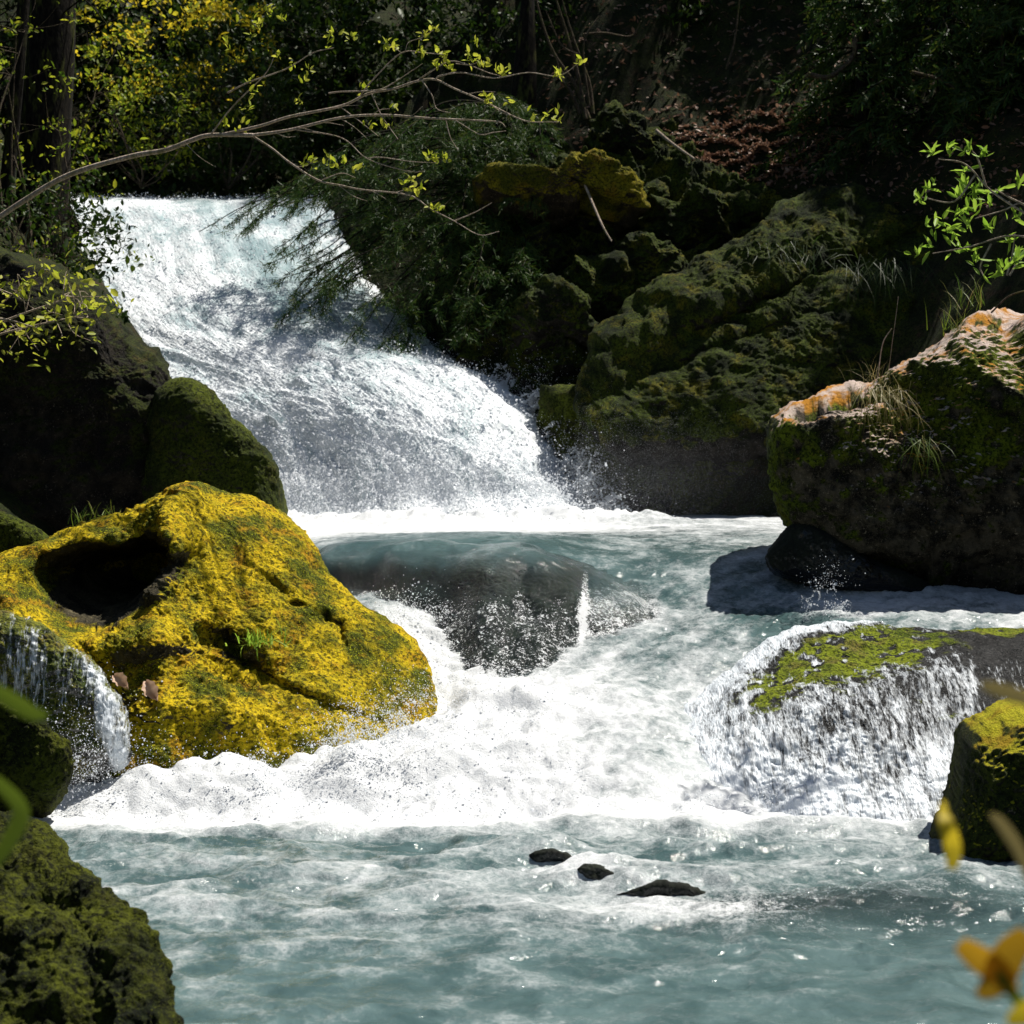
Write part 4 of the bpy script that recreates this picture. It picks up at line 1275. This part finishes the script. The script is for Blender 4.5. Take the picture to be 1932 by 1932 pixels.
def spruce_at(name, label, base, height, rad, tiers, nb, part=None, nside=14, mats=('bark', 'spruce'), group=None, low=.08):
    t = thing(name, label, 'tree', base, group)
    base = np.array(base, float)
    wood, need, tw = Acc(), Acc(), Acc()
    tw.tube([base, base + [0, 0, height * .5], base + [0, 0, height]], [.03 * height ** .8 + .08, .02 * height ** .8 + .04, .02], None, 9)
    for i in range(tiers):
        f = low + (1 - low) * i / tiers
        z = height * f
        r = rad * (1 - f) ** .8 * rng.uniform(.8, 1.1) + .2
        for k in range(nb):
            an = rng.uniform(0, 2 * math.pi)
            if part is not None and not part(an):
                continue
            a = base + [0, 0, z]
            b = a + np.array([math.cos(an) * r, math.sin(an) * r, -.38 * r + rng.normal(0, .12)])
            bough(wood, need, a, b, .12 * r, .3 * r + .18, nside)
    tw.v += wood.v
    tw.q += [f + tw.n for f in wood.q]
    tw.t += [f + tw.n for f in wood.t]
    tw.build('trunk', M[mats[0]], t)
    need.build('crown', M[mats[1]], t)
    return t


# spruce leaning over the fall, right of its lip; long low boughs hang in front of the water
def hero_spruce():
    base = np.array([.1, 27.2, gz(.1, 27.2) - .2])
    t = thing('spruce_tree', 'dark green spruce whose long drooping boughs hang in front of the waterfall', 'tree', base)
    wood, need, tw = Acc(), Acc(), Acc()
    top = base + np.array([.2, .3, 4.6])
    tw.tube([base, (base + top) / 2, top], [.3, .2, .03], None, 10)

    def at(z):
        return base + (top - base) * min(1, (z - base[2]) / 4.6)
    ends = [(545, 575, 24.4), (582, 545, 24.4), (505, 500, 25), (455, 440, 25.6), (612, 570, 24.3), (535, 520, 24.6), (660, 640, 23.9), (720, 650, 23.8), (430, 410, 26), (560, 560, 24.6), (520, 470, 25.5), (600, 600, 24.2), (690, 610, 24.2), (640, 520, 24.6), (760, 590, 24.0), (820, 600, 24.0), (720, 500, 24.4), (880, 590, 23.8), (470, 430, 26), (950, 540, 24), (830, 500, 24.4), (900, 450, 24.5), (660, 430, 25),
            (590, 440, 25.2), (740, 420, 24.8), (800, 400, 24.8), (980, 480, 24.2), (1000, 400, 24.6), (870, 640, 23.8), (930, 610, 23.8), (780, 660, 24.0), (560, 400, 25.6), (700, 340, 25), (820, 320, 25), (920, 330, 25), (960, 280, 25.4), (640, 330, 25.6), (760, 300, 25.4), (880, 280, 25.6), (1010, 330, 25.2)]
    for (px, py, Y) in ends:
        e = P(px, py, Y)
        z = max(base[2] + .5, e[2] + .5 + .28 * np.hypot(e[0] - base[0], e[1] - base[1]))
        for rep in range(2):
            ee = e + rng.normal(0, .22, 3) * (rep > 0)
            bough(wood, need, at(z) + rng.normal(0, .05, 3), ee, .3, .55, 24, 2.4)
    tw.build('trunk', M['bark'], t)
    wood.build('boughs', M['bark'], t)
    need.build('crown', M['spruce'], t)


hero_spruce()

far = [((-.2, 33.4), 13, 3.0, 'tall dark spruce far up behind the hanging boughs'), ((2.6, 36.5), 18, 3.2, 'dark spruce at the back of the hill above the thin bare stems'), ((6.0, 35), 16, 3.0, 'black spruce high on the slope above the grey slab crest'),
       ((-6.5, 43), 18, 3.4, 'distant spruce behind the golden tree crown'), ((9.5, 33), 16, 3.0, 'dark spruce at the top right of the slope'), ((-13, 38), 18, 3.4, 'distant spruce at the far upper left edge'), ((-3.6, 38), 17, 3.2, 'deep shaded spruce behind the dark leafy crown')]
for (x, y), h, r, lab in far:
    spruce_at('spruce_tree', lab, (x, y, gz(x, y) - .4), h, r, 15, 7, nside=9, low=.03)


for (x, y), h, r, lab in [((6.4, 25.3), 3.4, 1.5, 'small black spruce on the slope in the upper right'), ((5.4, 26.4), 3.6, 1.6, 'small black spruce over the crest of the grey slab'), ((7.4, 24.2), 3.4, 1.4, 'small dark spruce at the right edge above the pointed leaf sapling'),  # spruces added to shade the slab and slope, most out of view
                          ((8.6, 24.6), 3.2, 1.3, 'young dark spruce added above the right boulder to shade the slope'), ((10.2, 26.8), 3, 1.4, 'young spruce added at the top of the slab slope for shade'), ((7.6, 27.6), 3.6, 1.5, 'young spruce added above the grey slab crest for shade'), ((5.6, 29.8), 4, 1.6, 'young dark spruce added above the leaf litter slope for shade'),
                          ((4.2, 31.6), 4.2, 1.7, 'slim dark spruce added behind the crooked mossy branch for shade'), ((7.4, 31), 5, 1.8, 'slim dark spruce added behind the leaning right stem for shade'), ((9.4, 29.6), 4, 1.6, 'young spruce added at the upper right for shade'), ((11.6, 24.5), 6, 2, 'young spruce added far up the right bank for shade'), ((2.4, 32.6), 5, 1.8, 'slim dark spruce added left of the bare stems for shade')]:
    spruce_at('spruce_tree', lab, (x, y, gz(x, y) - .3), h, r, 11, 7, nside=9, low=.05)


# stems on the mossy boulder
def stems():
    t = thing('sapling', 'cluster of thin bare stems rising from the mossy boulder at the top centre', 'sapling', P(1112, 225, 26.9))
    a = Acc()
    for pts in [[(1112, 225), (1085, 160), (1040, 90), (1012, 0), (1005, -60)], [(1105, 225), (1090, 140), (1068, 60), (1050, 0), (1040, -60)], [(1118, 215), (1112, 160), (1095, 110), (1075, 50), (1055, -20)], [(1095, 215), (1075, 170), (1060, 150), (1050, 110)],
                [(1112, 200), (1100, 100), (1110, 60), (1130, 30)], [(1098, 105), (1060, 85), (1030, 20)], [(1100, 65), (1140, 62), (1190, 68), (1210, 40)]]:
        c = np.array([P(x, y, 26.8 + rng.normal(0, .04)) for x, y in pts])
        a.tube(curve(c, 6), .04 if pts[0][1] > 210 else .02, .008, 5)
    a.build('stems', M['twig_dark'], t)


stems()


def willow():
    t = thing('sapling', 'sapling with bright green pointed leaf rosettes at the right edge above the big boulder', 'sapling', P(1990, 560, 12.6))
    wood, lv_ = Acc(), Acc()
    Y = 12.4
    for pts in [[(1990, 560), (1960, 450), (1932, 386), (1890, 398), (1840, 412)], [(1960, 450), (1900, 445), (1830, 465), (1760, 478)], [(1945, 410), (1870, 360), (1822, 310), (1770, 300)], [(1840, 330), (1800, 380), (1740, 372)], [(1932, 386), (1900, 370), (1878, 357)], [(1905, 520), (1930, 480), (1960, 460)], [(1900, 520), (1910, 480), (1915, 440)], [(1860, 350), (1845, 300), (1835, 285)], [(1870, 460), (1850, 500), (1855, 520)]]:
        wood.tube(curve([P(x, y, Y) for x, y in pts], 6), .009, .004, 5)
    for (a, b) in [(1420, 885), (1500, 860), (1620, 850), (1720, 870), (1600, 970), (1400, 1070), (1340, 1130), (1620, 1090), (1680, 1080), (1750, 1120), (1580, 1120), (1540, 1220), (1640, 1200), (1460, 1250), (1400, 1290), (1500, 1310), (1620, 1290), (1760, 1290), (1400, 1400), (1340, 1440), (1540, 1400), (1600, 1420), (1660, 1480), (1700, 1550), (1840, 1370), (1870, 1450), (1880, 1500), (1810, 1540), (1920, 1060), (1880, 1230), (1660, 1130), (1600, 1060)]:
        q = P(1288 + a / 3, b / 3, Y + rng.normal(0, .15))
        leaf_cluster(lv_, q, rng.integers(6, 10), .115, (rng.normal(0, .3), -.2, .5), .8, NARROW_V)
    wood.build('stems', M['twig'], t)
    lv_.build('leaves', M['willow'], t)


willow()

# grass tufts: blade template bent over
BL_V = [(-.5, 0, 0), (.5, 0, 0), (-.4, .4, .05), (.4, .4, .05), (-.25, .75, .0), (.25, .75, .0), (0, 1, -.15)]
BL_Q = [(0, 1, 3, 2), (2, 3, 5, 4)]
BL_T = [(4, 5, 6)]


def tuft(label, px, py, Y, n, L, w, mat, d=(0, -.2, 1), spread=.5, area=.08, name='grass_tuft'):
    c = P(px, py, Y)
    a = Acc()
    pos = c + rng.normal(0, 1, (n, 3)) * np.array([area, area * .5, area * .25])
    dirs = nrm(np.array(d) + spread * rng.normal(size=(n, 3)))
    ln = L * rng.uniform(.5, 1.15, n)
    sc = np.stack([np.full(n, w) * rng.uniform(.6, 1.2, n), ln, ln], -1)
    a.inst(BL_V, pos, dirs, rdir(n) * .4 + np.array([0, -.3, 1]), sc, q=BL_Q, t=BL_T)
    o = a.build(name, mat)
    return tag(o, label, 'grass')


tuft('dry pale grass hanging over the front of the big right boulder', 1660, 735, 15.0, 90, .5, .006, M['dry_grass'], (-.05, -.35, -.75), .35, .13)
tuft('dry tuft standing on the saddle of the big right boulder', 1650, 722, 15.2, 40, .28, .005, M['dry_grass'], (0, -.1, 1), .6, .1)
tuft('hanging green grass in the middle of the big right boulder face', 1735, 830, 14.95, 40, .4, .006, M['grass'], (0, -.3, -.8), .3, .08)
tuft('fresh green grass on the crest behind the big right boulder', 1800, 625, 15.9, 30, .3, .007, M['grass'], (-.1, 0, 1), .5, .08)
tuft('green grass blades in front of the slab at far right', 1830, 580, 16.4, 30, .35, .008, M['grass'], (-.1, 0, 1), .5, .1)
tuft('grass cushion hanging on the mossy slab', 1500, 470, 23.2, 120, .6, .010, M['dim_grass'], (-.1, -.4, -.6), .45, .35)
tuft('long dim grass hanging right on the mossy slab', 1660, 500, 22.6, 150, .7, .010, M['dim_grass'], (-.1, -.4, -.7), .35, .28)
tuft('small green grass tuft on top of the golden boulder', 160, 992, 13.9, 30, .2, .007, M['grass'], (-.2, -.1, 1), .6, .07)
tuft('second small grass tuft higher on the golden boulder', 200, 975, 14.0, 24, .16, .007, M['grass'], (.1, -.1, 1), .6, .06)
tuft('fresh green plant in the cleft of the golden boulder', 490, 1215, 12.4, 70, .14, .012, M['willow'], (0, -.4, 1), .7, .09, name='cleft_plant')

# forest floor: leaf litter and sticks
def litter():
    acc = Acc()
    n = 9000
    # strewn over the slope, thick in the runnel above the slab
    px = np.concatenate([rng.normal(1390, 110, 5000), rng.uniform(1000, 2000, 4000)])
    py = np.concatenate([rng.normal(300, 1, 5000) * 0 + 300 + rng.normal(0, 38, 5000), rng.uniform(-50, 420, 4000)])
    py[:5000] -= (px[:5000] - 1390) * .16
    # walk each ray down to the slope
    pts = []
    Y = np.linspace(22, 40, 160)
    for a, b in zip(px, py):
        u = (a - 966) * K
        v = (b - 966) * K
        t = Y / (ct - v * st)
        z = EYE + t * (-st - v * ct)
        x = t * u
        pts.append((x, z))
    X = np.array([q[0] for q in pts])
    Z = np.array([q[1] for q in pts])
    YY = np.repeat(Y[None], n, 0)
    g = GROUND(X.ravel(), YY.ravel()).reshape(X.shape)
    hit = np.argmax(g > Z, 1)
    ok = hit > 0
    i = np.arange(n)[ok]
    h = hit[ok]
    pos = np.stack([X[i, h], YY[i, h], g[i, h] + .02], -1)
    m = len(pos)
    acc.inst(LEAF_V, pos, nrm(rdir(m) * np.array([1, 1, .5])), nrm(np.array([0, -.4, 1]) + .5 * rng.normal(size=(m, 3))), .1 * rng.uniform(.5, 1.2, m), q=LEAF_Q)
    o = acc.build('leaf_litter', M['litter'])
    tag(o, None, None, kind='stuff')


def GROUND(x, y):
    z = terrain_z(x, y)
    p = np.stack([x, y, z], -1)
    return z + .75 * fbm(p * .35, 4, 3) + .5 * ridged(p * .6, 4, 5) - .1 + .12 * fbm(p * 2.2, 4, 8) * 1.2


litter()


def stick(label, pts, r0, r1, mat, name='dead_branch', extra=()):
    a = Acc()
    a.tube(curve([P(*q) for q in pts], 6), r0, r1, 6)
    for e in extra:
        a.tube(curve([P(*q) for q in e], 5), r0 * .5, r1 * .7, 5)
    o = a.build(name, mat)
    return tag(o, label, 'branch')


stick('pale stick leaning down the dark bank below the mossy boulder', [(1100, 340, 24.9), (1125, 400, 24.5), (1140, 432, 24.3), (1154, 455, 24.2)], .02, .012, M['twig'])
stick('bare stick lying at the top of the leaf litter', [(1238, 246, 26.6), (1270, 272, 26.4), (1310, 300, 26.2)], .03, .018, M['twig'])
stick('curved pinkish branch hanging at the upper right edge', [(1720, 135, 24), (1775, 150, 24), (1815, 173, 24), (1870, 170, 24), (1940, 155, 24)], .02, .02, M['twig_dark'])
stick('mossy crooked branch in the dark at upper right centre', [(1525, 140, 25.5), (1560, 146, 25.5), (1590, 128, 25.5), (1610, 105, 25.5), (1614, 70, 25.5)], .04, .03, M['twig_dark'])
stick('thin upright dead stem near the top right edge', [(1894, 200, 24.4), (1892, 120, 24.4), (1888, 20, 24.4), (1886, -40, 24.4)], .03, .025, M['twig_dark'])
stick('thin curved twig above the big right boulder', [(1870, 590, 15.9), (1905, 558, 15.9), (1950, 545, 15.9)], .009, .007, M['twig_dark'])
stick('two thin dead stalks rising behind the saddle of the big boulder', [(1655, 720, 15.9), (1665, 650, 15.9), (1682, 620, 15.9)], .006, .004, M['twig'], extra=[[(1675, 715, 15.9), (1683, 650, 15.9), (1690, 600, 15.9), (1695, 560, 15.9)]])
stick('thin grey stem growing on the slope at upper centre right', [(1370, 130, 26), (1385, 80, 26), (1395, 0, 26)], .02, .012, M['twig_dark'])


# dead leaves on the golden boulder
def dry_leaf(label, px, py, Y, L, d, up):
    a = Acc()
    N = 15
    u = np.linspace(0, 1, N)
    w = .3 * np.sin(np.pi * np.clip(u * .92 + .06, 0, 1)) * (1 + .16 * np.sin(u * 23 + L * 40))
    vs = []
    for s in (-1, -.5, 0, .5, 1):
        vs.append(np.stack([w * s, u + .12 * abs(s) * w, .3 * s * s * (.5 + u) + .16 * np.sin(u * 5)], -1))
    v = np.stack(vs, 1).reshape(-1, 3)
    d = nrm(np.array(d, float)[None])
    a.inst(v, P(px, py, Y)[None], d, np.array([up], float), np.array([L]), q=grid_faces(5, N))
    o = a.build('dead_leaf', M['pale_leaf'])
    return tag(o, label, 'leaf')


dry_leaf('curled pinkish dead leaf lying on the lower left of the golden boulder', 275, 1285, 11.75, .17, (.5, -.3, -.7), (0, -1, .4))
dry_leaf('pale dead leaf left of the curled pinkish one', 215, 1275, 11.8, .15, (.4, -.2, -.3), (0, -1, .6))

# foreground blades, out of focus
def blade(label, pts, w, mat, name='tall_grass', cat='grass'):
    c = curve([P(*q) for q in pts], 8)
    n = len(c)
    t = nrm(np.gradient(c, axis=0))
    s = nrm(np.cross(t, [0.1, 1, 0.15]))
    ww = w * np.sin(np.pi * np.linspace(.12, .97, n)) ** .6
    nn = np.cross(s, t)
    v = np.stack([c - s * ww[:, None], c + nn * .15 * ww[:, None], c + s * ww[:, None]], 1).reshape(-1, 3)
    o = build(name, v, grid_faces(3, n), mat)
    return tag(o, label, cat)


blade('blurred yellow blade in front of the lower right boulder', [(1796, 1640, 2.2), (1798, 1600, 2.2), (1785, 1550, 2.2), (1780, 1510, 2.25)], .011, M['gold'])
blade('blurred pale green blade slanting in front of the lower right boulder', [(1950, 1680, 2.1), (1925, 1610, 2.1), (1890, 1555, 2.1), (1868, 1535, 2.1)], .008, M['dry_grass'])
blade('blurred pale blade at the right edge above the lower right boulder', [(1990, 1330, 2.1), (1930, 1315, 2.1), (1880, 1300, 2.1), (1850, 1290, 2.1)], .010, M['dry_grass'])
blade('blurred orange leaf at the lower right corner', [(1940, 1760, 1.9), (1905, 1800, 1.9), (1880, 1850, 1.9), (1845, 1880, 1.9)], .02, M['orange'], 'orange_leaf', 'leaf')
blade('second blurred orange leaf crossing the first at lower right', [(1810, 1780, 1.9), (1850, 1810, 1.9), (1890, 1840, 1.9), (1915, 1880, 1.9)], .016, M['orange'], 'orange_leaf', 'leaf')
blade('blurred green stem under the orange leaves at lower right', [(1990, 1990, 1.9), (1945, 1920, 1.9), (1900, 1860, 1.9), (1880, 1830, 1.9)], .007, M['grass'])
blade('blurred golden leaf at the bottom right corner', [(1990, 1900, 1.8), (1940, 1910, 1.8), (1900, 1930, 1.8)], .014, M['gold'], 'orange_leaf', 'leaf')
blade('blurred green blade bending at the left edge above the bank', [(-20, 1640, 2.3), (15, 1590, 2.3), (40, 1530, 2.3), (0, 1480, 2.3), (-30, 1460, 2.3)], .012, M['grass'])
blade('blurred green leaf at the left edge beside the wet rock', [(-30, 1290, 2.2), (20, 1320, 2.2), (60, 1345, 2.2), (90, 1350, 2.2)], .012, M['grass'])
